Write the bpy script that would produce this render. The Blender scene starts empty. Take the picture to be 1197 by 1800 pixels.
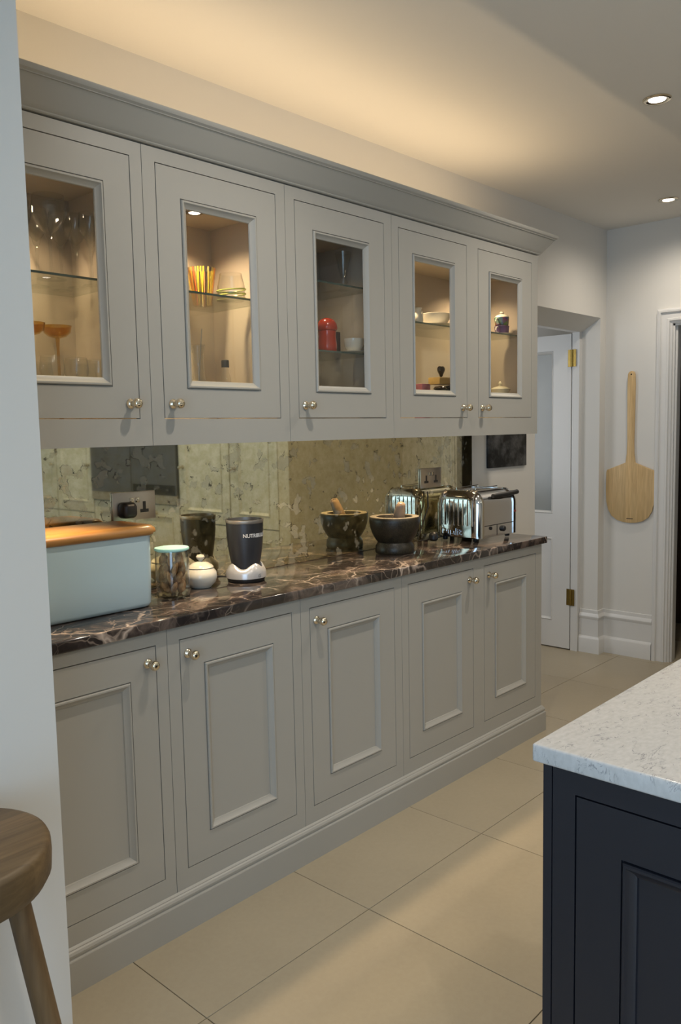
import bpy, bmesh, math, random
from mathutils import Vector, Matrix

random.seed(7)
scene = bpy.context.scene
col = scene.collection
PI = math.pi

# ------------------------------------------------------------------ camera
IMG_W, IMG_H, FPX = 1197, 1800, 1436.55
CAM = Vector((0.0, -2.2506, 1.4198))
YAW, PITCH, ROLL = 0.8216, -0.0984, -0.0202
FWD = Vector((math.sin(YAW) * math.cos(PITCH), math.cos(YAW) * math.cos(PITCH), math.sin(PITCH)))
_r = FWD.cross(Vector((0, 0, 1))).normalized()
_u = _r.cross(FWD)
RIGHT = math.cos(ROLL) * _r + math.sin(ROLL) * _u
UP = -math.sin(ROLL) * _r + math.cos(ROLL) * _u
cd = bpy.data.cameras.new('camera')
cam = bpy.data.objects.new('camera', cd)
col.objects.link(cam)
cd.sensor_fit = 'VERTICAL'
cd.sensor_height = 24.0
cd.sensor_width = 24.0 * IMG_W / IMG_H
cd.lens = FPX / IMG_H * 24.0
cd.clip_start = 0.05
m = Matrix((RIGHT, UP, -FWD)).transposed().to_4x4()
m.translation = CAM
cam.matrix_world = m
scene.camera = cam

# ------------------------------------------------------------------ view and world
scene.view_settings.view_transform = 'Standard'
scene.view_settings.look = 'None'
scene.view_settings.exposure = 0.0
scene.view_settings.gamma = 1.0
scene.view_settings.use_curve_mapping = False
scene.cycles.use_denoising = True
scene.cycles.max_bounces = 10
scene.cycles.transparent_max_bounces = 24
scene.cycles.glossy_bounces = 6
scene.cycles.caustics_reflective = False
scene.cycles.caustics_refractive = False
scene.cycles.sample_clamp_indirect = 4.0

world = bpy.data.worlds.new('world')
scene.world = world
world.use_nodes = True
bg = world.node_tree.nodes['Background']
bg.inputs[0].default_value = (0.62, 0.74, 1.0, 1)
bg.inputs[1].default_value = 0.35

WARM = (1.0, 0.74, 0.44)
SPOTC = (1.0, 0.89, 0.745)
COOL = (0.46, 0.72, 1.0)
P_WINDOW, P_DOWN, P_STRIP, P_UNDER, P_INCAB = 66, 54, 5.8, 16.0, 25.0


def light(name, kind, loc, power, color, rot=(0, 0, 0), **kw):
    d = bpy.data.lights.new(name, kind)
    d.energy = power
    d.color = color
    for k, v in kw.items():
        setattr(d, k, v)
    o = bpy.data.objects.new(name, d)
    o.location = loc
    o.rotation_euler = rot
    col.objects.link(o)
    return o


# daylight through the glazed doors in the wall behind the camera
light('window_daylight', 'AREA', (-1.63, -3.3, 1.3), P_WINDOW, COOL, (0, -PI / 2, 0),
      shape='RECTANGLE', size=2.0, size_y=3.0)
# LED strip lying on top of the wall cabinets, behind the crown
light('cabinet_top_strip', 'AREA', (2.08, -0.252, 2.168), P_STRIP, WARM, (PI, 0, 0),
      shape='RECTANGLE', size=2.44, size_y=0.012)
# added area light in the windowless room beyond, brightens the open door
light('hall_fill', 'AREA', (3.2, 1.3, 1.5), 11.0, (0.92, 0.96, 1.0), (0, -PI / 2, 0),
      shape='RECTANGLE', size=1.2, size_y=0.8)


# ------------------------------------------------------------------ photo helpers
def ray(u, v):
    return FWD + RIGHT * ((u - IMG_W / 2) / FPX) - UP * ((v - IMG_H / 2) / FPX)


def at_y(u, v, y):
    d = ray(u, v)
    return CAM + d * ((y - CAM.y) / d.y)


def at_z(u, v, z):
    d = ray(u, v)
    return CAM + d * ((z - CAM.z) / d.z)


def scale_at(p):
    return (Vector(p) - CAM).dot(FWD) / FPX


# ------------------------------------------------------------------ materials
MATS = {}


def nodes_of(name):
    mt = bpy.data.materials.new(name)
    mt.use_nodes = True
    nt = mt.node_tree
    return mt, nt, nt.nodes, nt.links, nt.nodes['Principled BSDF']


def coords(nt, scale=(1, 1, 1), rot=(0, 0, 0)):
    tc = nt.nodes.new('ShaderNodeTexCoord')
    mp = nt.nodes.new('ShaderNodeMapping')
    mp.inputs['Scale'].default_value = scale
    mp.inputs['Rotation'].default_value = rot
    nt.links.new(tc.outputs['Object'], mp.inputs['Vector'])
    return mp.outputs['Vector']


def noise(nt, vec, scale, detail=3.0, rough=0.5, dist=0.0):
    n = nt.nodes.new('ShaderNodeTexNoise')
    n.inputs['Scale'].default_value = scale
    n.inputs['Detail'].default_value = detail
    n.inputs['Roughness'].default_value = rough
    n.inputs['Distortion'].default_value = dist
    if vec is not None:
        nt.links.new(vec, n.inputs['Vector'])
    return n


def ramp(nt, fac, stops):
    r = nt.nodes.new('ShaderNodeValToRGB')
    el = r.color_ramp.elements
    while len(el) < len(stops):
        el.new(0.5)
    for e, (p, c) in zip(el, stops):
        e.position = p
        e.color = (c[0], c[1], c[2], 1) if len(c) == 3 else c
    nt.links.new(fac, r.inputs['Fac'])
    return r.outputs['Color']


def mixc(nt, fac, a, b, mode='MIX'):
    mx = nt.nodes.new('ShaderNodeMix')
    mx.data_type = 'RGBA'
    mx.blend_type = mode
    for sock, val in ((mx.inputs[0], fac), (mx.inputs[6], a), (mx.inputs[7], b)):
        if hasattr(val, 'is_linked'):
            nt.links.new(val, sock)
        elif isinstance(val, (int, float)):
            sock.default_value = val
        else:
            sock.default_value = (val[0], val[1], val[2], 1)
    return mx.outputs[2]


def bump(nt, height, strength, dist=0.01):
    b = nt.nodes.new('ShaderNodeBump')
    b.inputs['Strength'].default_value = strength
    b.inputs['Distance'].default_value = dist
    nt.links.new(height, b.inputs['Height'])
    nt.links.new(b.outputs['Normal'], nt.nodes['Principled BSDF'].inputs['Normal'])


def plain(name, c, rough=0.5, metal=0.0, var=0.04, vscale=6.0, bumps=0.0, bscale=200.0, spec=0.5, coat=0.0):
    mt, nt, N, L, b = nodes_of(name)
    vec = coords(nt)
    n = noise(nt, vec, vscale)
    lo = [max(0, x * (1 - var)) for x in c]
    hi = [min(1, x * (1 + var)) for x in c]
    L.new(ramp(nt, n.outputs['Fac'], [(0.3, lo), (0.7, hi)]), b.inputs['Base Color'])
    b.inputs['Roughness'].default_value = rough
    b.inputs['Metallic'].default_value = metal
    b.inputs['Specular IOR Level'].default_value = spec
    b.inputs['Coat Weight'].default_value = coat
    if bumps:
        n2 = noise(nt, vec, bscale, 2)
        bump(nt, n2.outputs['Fac'], bumps, 0.002)
    MATS[name] = mt
    return mt


def wood(name, dark, light_, axis='X', scale=1.0, rough=0.4, coat=0.0, strips=None):
    # strips = (axis across the staves, staves per metre, turn about Z)
    mt, nt, N, L, b = nodes_of(name)
    sc = {'X': (1.2, 16, 16), 'Y': (16, 1.2, 16), 'Z': (16, 16, 1.2)}[axis]
    vec = coords(nt, tuple(s * scale for s in sc))
    n = noise(nt, vec, 1.6, 6, 0.62, 0.6)
    n2 = noise(nt, vec, 9.0, 2, 0.5, 0.2)
    c1 = ramp(nt, n.outputs['Fac'], [(0.28, dark), (0.5, [(a + c) / 2 for a, c in zip(dark, light_)]), (0.72, light_)])
    c2 = mixc(nt, 0.25, c1, ramp(nt, n2.outputs['Fac'], [(0.35, dark), (0.65, light_)]))
    if strips:
        sp = N.new('ShaderNodeSeparateXYZ')
        L.new(coords(nt, (1, 1, 1), (0, 0, strips[2])), sp.inputs[0])
        ml = N.new('ShaderNodeMath')
        ml.operation = 'MULTIPLY_ADD'
        ml.inputs[1].default_value = strips[1]
        ml.inputs[2].default_value = 50.3
        L.new(sp.outputs[strips[0]], ml.inputs[0])
        f_ = N.new('ShaderNodeMath')
        f_.operation = 'FLOOR'
        L.new(ml.outputs[0], f_.inputs[0])
        wn = N.new('ShaderNodeTexWhiteNoise')
        wn.noise_dimensions = '1D'
        L.new(f_.outputs[0], wn.inputs['W'])
        c2 = mixc(nt, 1.0, c2, ramp(nt, wn.outputs['Value'], [(0.0, [strips[3]] * 3), (1.0, (1.15, 1.15, 1.15))]), 'MULTIPLY')
    L.new(c2, b.inputs['Base Color'])
    b.inputs['Roughness'].default_value = rough
    b.inputs['Coat Weight'].default_value = coat
    b.inputs['Coat Roughness'].default_value = 0.2
    bump(nt, n2.outputs['Fac'], 0.08, 0.002)
    MATS[name] = mt
    return mt


def thin_glass(name, tint=(0.97, 0.98, 0.97), ior=1.45, rough=0.0, boost=1.0):
    mt = bpy.data.materials.new(name)
    mt.use_nodes = True
    nt = mt.node_tree
    nt.nodes.clear()
    out = nt.nodes.new('ShaderNodeOutputMaterial')
    mix = nt.nodes.new('ShaderNodeMixShader')
    tr = nt.nodes.new('ShaderNodeBsdfTransparent')
    gl = nt.nodes.new('ShaderNodeBsdfGlossy')
    lw = nt.nodes.new('ShaderNodeLayerWeight')
    lw.inputs['Blend'].default_value = 0.5
    pw = nt.nodes.new('ShaderNodeMath')
    pw.operation = 'POWER'
    pw.inputs[1].default_value = 5.0
    nt.links.new(lw.outputs['Facing'], pw.inputs[0])
    f0 = ((ior - 1) / (ior + 1)) ** 2
    sk = nt.nodes.new('ShaderNodeMath')
    sk.operation = 'MULTIPLY_ADD'
    sk.inputs[1].default_value = 1 - f0
    sk.inputs[2].default_value = f0
    nt.links.new(pw.outputs[0], sk.inputs[0])
    n = noise(nt, coords(nt), 3.0)
    tcol = ramp(nt, n.outputs['Fac'], [(0.3, [x * 0.985 for x in tint]), (0.7, tint)])
    nt.links.new(tcol, tr.inputs['Color'])
    gl.inputs['Roughness'].default_value = rough
    fac = sk.outputs[0]
    if boost != 1.0:
        mth = nt.nodes.new('ShaderNodeMath')
        mth.operation = 'MULTIPLY'
        mth.use_clamp = True
        mth.inputs[1].default_value = boost
        nt.links.new(fac, mth.inputs[0])
        fac = mth.outputs[0]
    nt.links.new(fac, mix.inputs['Fac'])
    nt.links.new(tr.outputs[0], mix.inputs[1])
    nt.links.new(gl.outputs[0], mix.inputs[2])
    nt.links.new(mix.outputs[0], out.inputs['Surface'])
    MATS[name] = mt
    return mt


def emitter(name, c, strength):
    mt, nt, N, L, b = nodes_of(name)
    n = noise(nt, coords(nt), 40.0)
    L.new(ramp(nt, n.outputs['Fac'], [(0.2, [x * 0.95 for x in c]), (0.8, c)]), b.inputs['Emission Color'])
    b.inputs['Base Color'].default_value = (0.8, 0.8, 0.8, 1)
    b.inputs['Emission Strength'].default_value = strength
    MATS[name] = mt
    return mt


plain('grey_paint', (0.39, 0.378, 0.345), 0.42, var=0.015, vscale=2.0, bumps=0.02, bscale=90)
plain('inside_paint', (0.50, 0.43, 0.35), 0.5, var=0.03)
plain('navy_paint', (0.0105, 0.0125, 0.020), 0.38, var=0.04, vscale=2.0, bumps=0.02, bscale=90)
plain('cream_paint', (0.62, 0.60, 0.51), 0.45, var=0.015, vscale=2.0)
plain('white_wall', (0.69, 0.668, 0.625), 0.75, var=0.012, vscale=1.2, bumps=0.03, bscale=160)
plain('white_ceiling', (0.74, 0.72, 0.68), 0.8, var=0.01, vscale=1.0, bumps=0.02, bscale=160)
plain('white_gloss', (0.70, 0.69, 0.67), 0.3, var=0.012, vscale=2.0)
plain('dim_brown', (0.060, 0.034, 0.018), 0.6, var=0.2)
plain('nickel', (0.72, 0.64, 0.50), 0.12, 1.0, var=0.03)
plain('brass', (0.36, 0.25, 0.07), 0.35, 1.0, var=0.1, vscale=40)
plain('brushed_steel', (0.55, 0.50, 0.44), 0.32, 1.0, var=0.03)
plain('chrome', (0.66, 0.645, 0.63), 0.10, 1.0, var=0.02)
plain('black_plastic', (0.012, 0.012, 0.013), 0.4, var=0.1)
plain('black_gloss', (0.010, 0.010, 0.011), 0.08, var=0.1)
plain('oven_glass', (0.095, 0.10, 0.115), 0.10, var=0.15, vscale=2)
plain('bin_enamel', (0.52, 0.67, 0.73), 0.22, var=0.01, coat=0.3)
plain('bin_base', (0.12, 0.15, 0.16), 0.4)
plain('cup_graphite', (0.050, 0.052, 0.060), 0.34, 0.35, var=0.05)
plain('cup_rim', (0.36, 0.33, 0.30), 0.4, 0.6, var=0.03)
plain('base_silver', (0.60, 0.60, 0.62), 0.25, 0.35, var=0.02)
plain('print_white', (0.75, 0.75, 0.75), 0.6, var=0.02)
plain('print_grey', (0.25, 0.26, 0.27), 0.6, var=0.02)
plain('print_red', (0.25, 0.03, 0.03), 0.6, var=0.02)
plain('stone_rim', (0.27, 0.23, 0.17), 0.45, var=0.2, vscale=60, bumps=0.1)
plain('pale_stone', (0.36, 0.25, 0.17), 0.32, var=0.15, vscale=30)
plain('china', (0.72, 0.69, 0.60), 0.15, var=0.02, coat=0.4)
plain('cream_china', (0.72, 0.66, 0.50), 0.2, var=0.02, coat=0.3)
plain('teal_lid', (0.38, 0.70, 0.68), 0.4, var=0.03)
plain('red_glaze', (0.58, 0.06, 0.025), 0.18, var=0.12, vscale=25, coat=0.5)
plain('dark_card', (0.05, 0.025, 0.025), 0.5, var=0.4, vscale=30)
plain('heart_black', (0.012, 0.008, 0.008), 0.06, var=0.1, coat=0.5)
plain('purple_print', (0.10, 0.05, 0.16), 0.4, var=0.3, vscale=60)
plain('pink_tray', (0.30, 0.10, 0.14), 0.4, var=0.2, vscale=60)
plain('blue_grey_card', (0.16, 0.18, 0.20), 0.5, var=0.3, vscale=60)
plain('grout', (0.34, 0.28, 0.19), 0.9, var=0.08, vscale=30)
plain('frosted_pane', (0.27, 0.28, 0.265), 0.25, var=0.03, spec=0.6)
plain('groove_black', (0.01, 0.01, 0.01), 0.8)
wood('bin_wood', (0.30, 0.125, 0.032), (0.56, 0.29, 0.085), 'X', 1.0, 0.33, 0.3)
wood('oak', (0.10, 0.058, 0.024), (0.27, 0.175, 0.080), 'X', 0.9, 0.5, 0.0, ('Y', 24, 0.0, 0.48))
wood('oak_leg', (0.09, 0.052, 0.023), (0.20, 0.128, 0.062), 'Z', 0.9, 0.5)
wood('peel_wood', (0.44, 0.28, 0.115), (0.76, 0.54, 0.27), 'Z', 1.0, 0.55, 0.0, ('Y', 30, 0.0, 0.86))
wood('block_wood', (0.34, 0.22, 0.07), (0.52, 0.36, 0.13), 'X', 2.0, 0.4)
thin_glass('pane_glass', (0.93, 0.93, 0.92), 1.45)
thin_glass('clear_glass', (0.975, 0.98, 0.975), 1.55, 0.03, 1.2)
thin_glass('jar_glass', (0.975, 0.98, 0.975), 1.55, 0.03, 1.7)
thin_glass('amber_glass', (0.89, 0.70, 0.32), 1.5, 0.06, 2.0)
thin_glass('green_glass', (0.62, 0.80, 0.25), 1.5, 0.03)
thin_glass('shelf_glass', (0.92, 0.95, 0.925), 1.45)
plain('shelf_edge', (0.075, 0.105, 0.085), 0.2, var=0.1, coat=0.4)
plain('green_ring', (0.42, 0.50, 0.10), 0.25, var=0.1)
emitter('lamp_disc', (1.0, 0.93, 0.86), 14.0)
emitter('small_lamp_disc', (1.0, 0.86, 0.68), 9.0)


def make_tile_mat():
    mt, nt, N, L, b = nodes_of('floor_tile')
    vec = coords(nt)
    n = noise(nt, vec, 2.2, 5, 0.6)
    n2 = noise(nt, vec, 60, 3, 0.6)
    c = ramp(nt, n.outputs['Fac'], [(0.3, (0.37, 0.315, 0.225)), (0.7, (0.415, 0.355, 0.255))])
    c = mixc(nt, 0.10, c, ramp(nt, n2.outputs['Fac'], [(0.3, (0.33, 0.27, 0.175)), (0.7, (0.51, 0.45, 0.33))]))
    L.new(c, b.inputs['Base Color'])
    b.inputs['Roughness'].default_value = 0.33
    b.inputs['Specular IOR Level'].default_value = 0.4
    bump(nt, n2.outputs['Fac'], 0.03, 0.002)
    MATS['floor_tile'] = mt


def make_marble():
    mt, nt, N, L, b = nodes_of('dark_marble')
    vec = coords(nt, (1, 1.35, 1), (0, 0, 0.5))
    warp = noise(nt, vec, 3.2, 4, 0.6)
    vm = nt.nodes.new('ShaderNodeVectorMath')
    vm.operation = 'MULTIPLY_ADD'
    L.new(warp.outputs['Color'], vm.inputs[0])
    vm.inputs[1].default_value = (0.22, 0.22, 0.22)
    L.new(vec, vm.inputs[2])
    w = vm.outputs[0]

    def veins(scale, width, vin):
        vo = nt.nodes.new('ShaderNodeTexVoronoi')
        vo.feature = 'DISTANCE_TO_EDGE'
        vo.inputs['Scale'].default_value = scale
        L.new(vin, vo.inputs['Vector'])
        return ramp(nt, vo.outputs['Distance'], [(0.0, (1, 1, 1)), (width, (0, 0, 0))])

    v1 = veins(5.2, 0.030, w)
    v2 = veins(15.0, 0.035, w)
    cl = noise(nt, w, 5.5, 5, 0.65, 0.8)
    cloud = ramp(nt, cl.outputs['Fac'], [(0.50, (0, 0, 0)), (0.72, (1, 1, 1))])
    msk = noise(nt, vec, 4.0, 3)
    vmask = ramp(nt, msk.outputs['Fac'], [(0.38, (0.05, 0.05, 0.05)), (0.62, (1, 1, 1))])
    bn = noise(nt, w, 9, 5, 0.6)
    base = ramp(nt, bn.outputs['Fac'], [(0.3, (0.015, 0.013, 0.0135)), (0.55, (0.038, 0.031, 0.029)), (0.75, (0.095, 0.076, 0.069))])
    c = mixc(nt, mixc(nt, 0.55, (0, 0, 0), cloud), base, (0.36, 0.27, 0.22))
    c = mixc(nt, mixc(nt, 1.0, v1, vmask, 'MULTIPLY'), c, (0.55, 0.45, 0.38))
    c = mixc(nt, mixc(nt, 0.5, (0, 0, 0), mixc(nt, 1.0, v2, vmask, 'MULTIPLY')), c, (0.50, 0.40, 0.33))
    L.new(c, b.inputs['Base Color'])
    b.inputs['Roughness'].default_value = 0.08
    b.inputs['Specular IOR Level'].default_value = 0.6
    MATS['dark_marble'] = mt


def make_quartz():
    mt, nt, N, L, b = nodes_of('white_quartz')
    vec = coords(nt, (1.0, 1.8, 1.0), (0, 0, 0.4))
    wp = noise(nt, vec, 18, 3, 0.6, 1.0)
    fl = noise(nt, vec, 22, 3, 0.6, 2.2)
    lines = ramp(nt, fl.outputs['Fac'], [(0.468, (0, 0, 0)), (0.495, (1, 1, 1)), (0.522, (0, 0, 0))])
    sel = ramp(nt, wp.outputs['Fac'], [(0.52, (0, 0, 0)), (0.60, (1, 1, 1))])
    fac = mixc(nt, 1.0, lines, sel, 'MULTIPLY')
    fine = noise(nt, vec, 70, 3)
    base = ramp(nt, fine.outputs['Fac'], [(0.3, (0.50, 0.495, 0.485)), (0.7, (0.58, 0.575, 0.565))])
    c = mixc(nt, mixc(nt, 0.85, (0, 0, 0), fac), base, (0.20, 0.20, 0.22))
    L.new(c, b.inputs['Base Color'])
    b.inputs['Roughness'].default_value = 0.16
    MATS['white_quartz'] = mt


def make_mirror():
    mt, nt, N, L, b = nodes_of('antique_mirror')
    vec = coords(nt)
    warp = noise(nt, vec, 16, 4, 0.65)
    vm = nt.nodes.new('ShaderNodeVectorMath')
    vm.operation = 'MULTIPLY_ADD'
    L.new(warp.outputs['Color'], vm.inputs[0])
    vm.inputs[1].default_value = (0.05, 0.05, 0.05)
    L.new(vec, vm.inputs[2])
    big = noise(nt, vm.outputs[0], 21, 2, 0.45)
    flakes = ramp(nt, big.outputs['Fac'], [(0.585, (0, 0, 0)), (0.615, (1, 1, 1))])
    rim = ramp(nt, big.outputs['Fac'], [(0.565, (0, 0, 0)), (0.585, (1, 1, 1)), (0.60, (0, 0, 0))])
    part = noise(nt, vec, 38, 3, 0.6)
    rim = mixc(nt, 1.0, rim, ramp(nt, part.outputs['Fac'], [(0.44, (0, 0, 0)), (0.56, (1, 1, 1))]), 'MULTIPLY')
    sp = noise(nt, vec, 85, 3, 0.7)
    specks = ramp(nt, sp.outputs['Fac'], [(0.69, (0, 0, 0)), (0.73, (0.8, 0.8, 0.8))])
    foxing = noise(nt, vec, 30, 4, 0.7)
    haze = ramp(nt, foxing.outputs['Fac'], [(0.35, (0.03, 0.03, 0.03)), (0.7, (0.17, 0.17, 0.17))])
    # silver layer
    tint = ramp(nt, foxing.outputs['Fac'], [(0.3, (0.86, 0.83, 0.64)), (0.7, (0.74, 0.69, 0.45))])
    gl = N.new('ShaderNodeBsdfGlossy')
    gl.inputs['Roughness'].default_value = 0.025
    L.new(tint, gl.inputs['Color'])
    L.new(mixc(nt, 0.5, (0.30, 0.27, 0.15), (0.22, 0.19, 0.09)), b.inputs['Base Color'])
    b.inputs['Roughness'].default_value = 0.15
    m1 = N.new('ShaderNodeMixShader')
    L.new(haze, m1.inputs['Fac'])
    L.new(gl.outputs[0], m1.inputs[1])
    L.new(b.outputs[0], m1.inputs[2])
    fl = N.new('ShaderNodeBsdfPrincipled')
    fl.inputs['Base Color'].default_value = (0.50, 0.50, 0.44, 1)
    fl.inputs['Roughness'].default_value = 0.2
    m2 = N.new('ShaderNodeMixShader')
    mx = mixc(nt, 0.27, (0, 0, 0), flakes)
    L.new(mx, m2.inputs['Fac'])
    L.new(m1.outputs[0], m2.inputs[1])
    L.new(fl.outputs[0], m2.inputs[2])
    dk = N.new('ShaderNodeBsdfPrincipled')
    dk.inputs['Base Color'].default_value = (0.035, 0.028, 0.015, 1)
    dk.inputs['Roughness'].default_value = 0.2
    m3 = N.new('ShaderNodeMixShader')
    L.new(mixc(nt, 1.0, rim, specks, 'ADD'), m3.inputs['Fac'])
    L.new(m2.outputs[0], m3.inputs[1])
    L.new(dk.outputs[0], m3.inputs[2])
    L.new(m3.outputs[0], N['Material Output'].inputs['Surface'])
    MATS['antique_mirror'] = mt


def make_granite():
    mt, nt, N, L, b = nodes_of('mortar_stone')
    vec = coords(nt)
    n = noise(nt, vec, 60, 4, 0.7)
    n2 = noise(nt, vec, 240, 2, 0.6)
    c = ramp(nt, n.outputs['Fac'], [(0.3, (0.012, 0.009, 0.005)), (0.6, (0.032, 0.024, 0.012)), (0.8, (0.07, 0.053, 0.028))])
    c = mixc(nt, 0.3, c, ramp(nt, n2.outputs['Fac'], [(0.45, (0.008, 0.007, 0.005)), (0.7, (0.08, 0.07, 0.045))]))
    L.new(c, b.inputs['Base Color'])
    b.inputs['Roughness'].default_value = 0.4
    bump(nt, n2.outputs['Fac'], 0.15, 0.001)
    MATS['mortar_stone'] = mt


def make_chalk():
    mt, nt, N, L, b = nodes_of('chalkboard_face')
    vec = coords(nt)
    n = noise(nt, vec, 9, 4, 0.6)
    n2 = noise(nt, coords(nt, (60, 60, 90)), 1.0, 3, 0.6, 1.5)
    smudge = ramp(nt, n.outputs['Fac'], [(0.44, (0, 0, 0)), (0.66, (0.40, 0.40, 0.40))])
    stroke = ramp(nt, n2.outputs['Fac'], [(0.60, (0, 0, 0)), (0.72, (0.6, 0.6, 0.6))])
    c = mixc(nt, smudge, (0.008, 0.008, 0.008), (0.25, 0.25, 0.25))
    c = mixc(nt, mixc(nt, 1.0, smudge, stroke, 'MULTIPLY'), c, (0.5, 0.5, 0.5))
    L.new(c, b.inputs['Base Color'])
    b.inputs['Roughness'].default_value = 0.7
    MATS['chalkboard_face'] = mt


def make_biscuit():
    mt, nt, N, L, b = nodes_of('biscuit_crumb')
    vec = coords(nt)
    n = noise(nt, vec, 45, 4, 0.65)
    c = ramp(nt, n.outputs['Fac'], [(0.3, (0.16, 0.075, 0.03)), (0.5, (0.38, 0.21, 0.085)), (0.7, (0.62, 0.44, 0.24))])
    L.new(c, b.inputs['Base Color'])
    b.inputs['Roughness'].default_value = 0.8
    bump(nt, n.outputs['Fac'], 0.5, 0.003)
    MATS['biscuit_crumb'] = mt


def make_stripes():
    mt, nt, N, L, b = nodes_of('striped_glass')
    tc = N.new('ShaderNodeTexCoord')
    sep = N.new('ShaderNodeSeparateXYZ')
    L.new(tc.outputs['Object'], sep.inputs[0])
    at = N.new('ShaderNodeMath')
    at.operation = 'ARCTAN2'
    L.new(sep.outputs['Y'], at.inputs[0])
    L.new(sep.outputs['X'], at.inputs[1])
    ad = N.new('ShaderNodeMath')
    ad.operation = 'MULTIPLY_ADD'
    ad.inputs[1].default_value = 34 / (2 * PI)
    ad.inputs[2].default_value = 40.0
    L.new(at.outputs[0], ad.inputs[0])
    fl = N.new('ShaderNodeMath')
    fl.operation = 'FLOOR'
    L.new(ad.outputs[0], fl.inputs[0])
    fr = N.new('ShaderNodeMath')
    fr.operation = 'FRACT'
    L.new(ad.outputs[0], fr.inputs[0])
    wn = N.new('ShaderNodeTexWhiteNoise')
    wn.noise_dimensions = '1D'
    L.new(fl.outputs[0], wn.inputs['W'])
    rr = N.new('ShaderNodeValToRGB')
    rr.color_ramp.interpolation = 'CONSTANT'
    cs = [(0.75, 0.42, 0.02), (0.75, 0.55, 0.06), (0.65, 0.16, 0.05), (0.05, 0.04, 0.04), (0.75, 0.62, 0.20), (0.35, 0.34, 0.12), (0.6, 0.22, 0.12)]
    el = rr.color_ramp.elements
    while len(el) < len(cs):
        el.new(0.5)
    for i, (e, c) in enumerate(zip(el, cs)):
        e.position = i / len(cs)
        e.color = (*c, 1)
    L.new(wn.outputs['Value'], rr.inputs['Fac'])
    L.new(rr.outputs['Color'], b.inputs['Base Color'])
    b.inputs['Roughness'].default_value = 0.15
    tr = N.new('ShaderNodeBsdfTransparent')
    tr.inputs['Color'].default_value = (0.95, 0.95, 0.93, 1)
    gate = ramp(nt, fr.outputs[0], [(0.0, (0, 0, 0)), (0.36, (0, 0, 0)), (0.40, (0.8, 0.8, 0.8)), (0.9, (0.8, 0.8, 0.8)), (0.95, (0, 0, 0))])
    mx = N.new('ShaderNodeMixShader')
    L.new(gate, mx.inputs['Fac'])
    L.new(tr.outputs[0], mx.inputs[1])
    L.new(b.outputs[0], mx.inputs[2])
    L.new(mx.outputs[0], N['Material Output'].inputs['Surface'])
    MATS['striped_glass'] = mt


def make_patterned():
    mt, nt, N, L, b = nodes_of('patterned_china')
    vec = coords(nt)
    vo = N.new('ShaderNodeTexVoronoi')
    vo.inputs['Scale'].default_value = 55
    L.new(vec, vo.inputs['Vector'])
    hsv = N.new('ShaderNodeHueSaturation')
    hsv.inputs['Saturation'].default_value = 1.1
    hsv.inputs['Value'].default_value = 0.35
    L.new(vo.outputs['Color'], hsv.inputs['Color'])
    L.new(mixc(nt, 0.3, hsv.outputs[0], (0.25, 0.20, 0.03)), b.inputs['Base Color'])
    b.inputs['Roughness'].default_value = 0.15
    MATS['patterned_china'] = mt


for fn in (make_tile_mat, make_marble, make_quartz, make_mirror, make_granite, make_chalk, make_biscuit, make_stripes, make_patterned):
    fn()


# ------------------------------------------------------------------ mesh helpers
ROT0 = lambda p: p
ROT_MX = lambda p: (p[1], -p[0], p[2])        # a front that faces -Y turns to face -X


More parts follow.
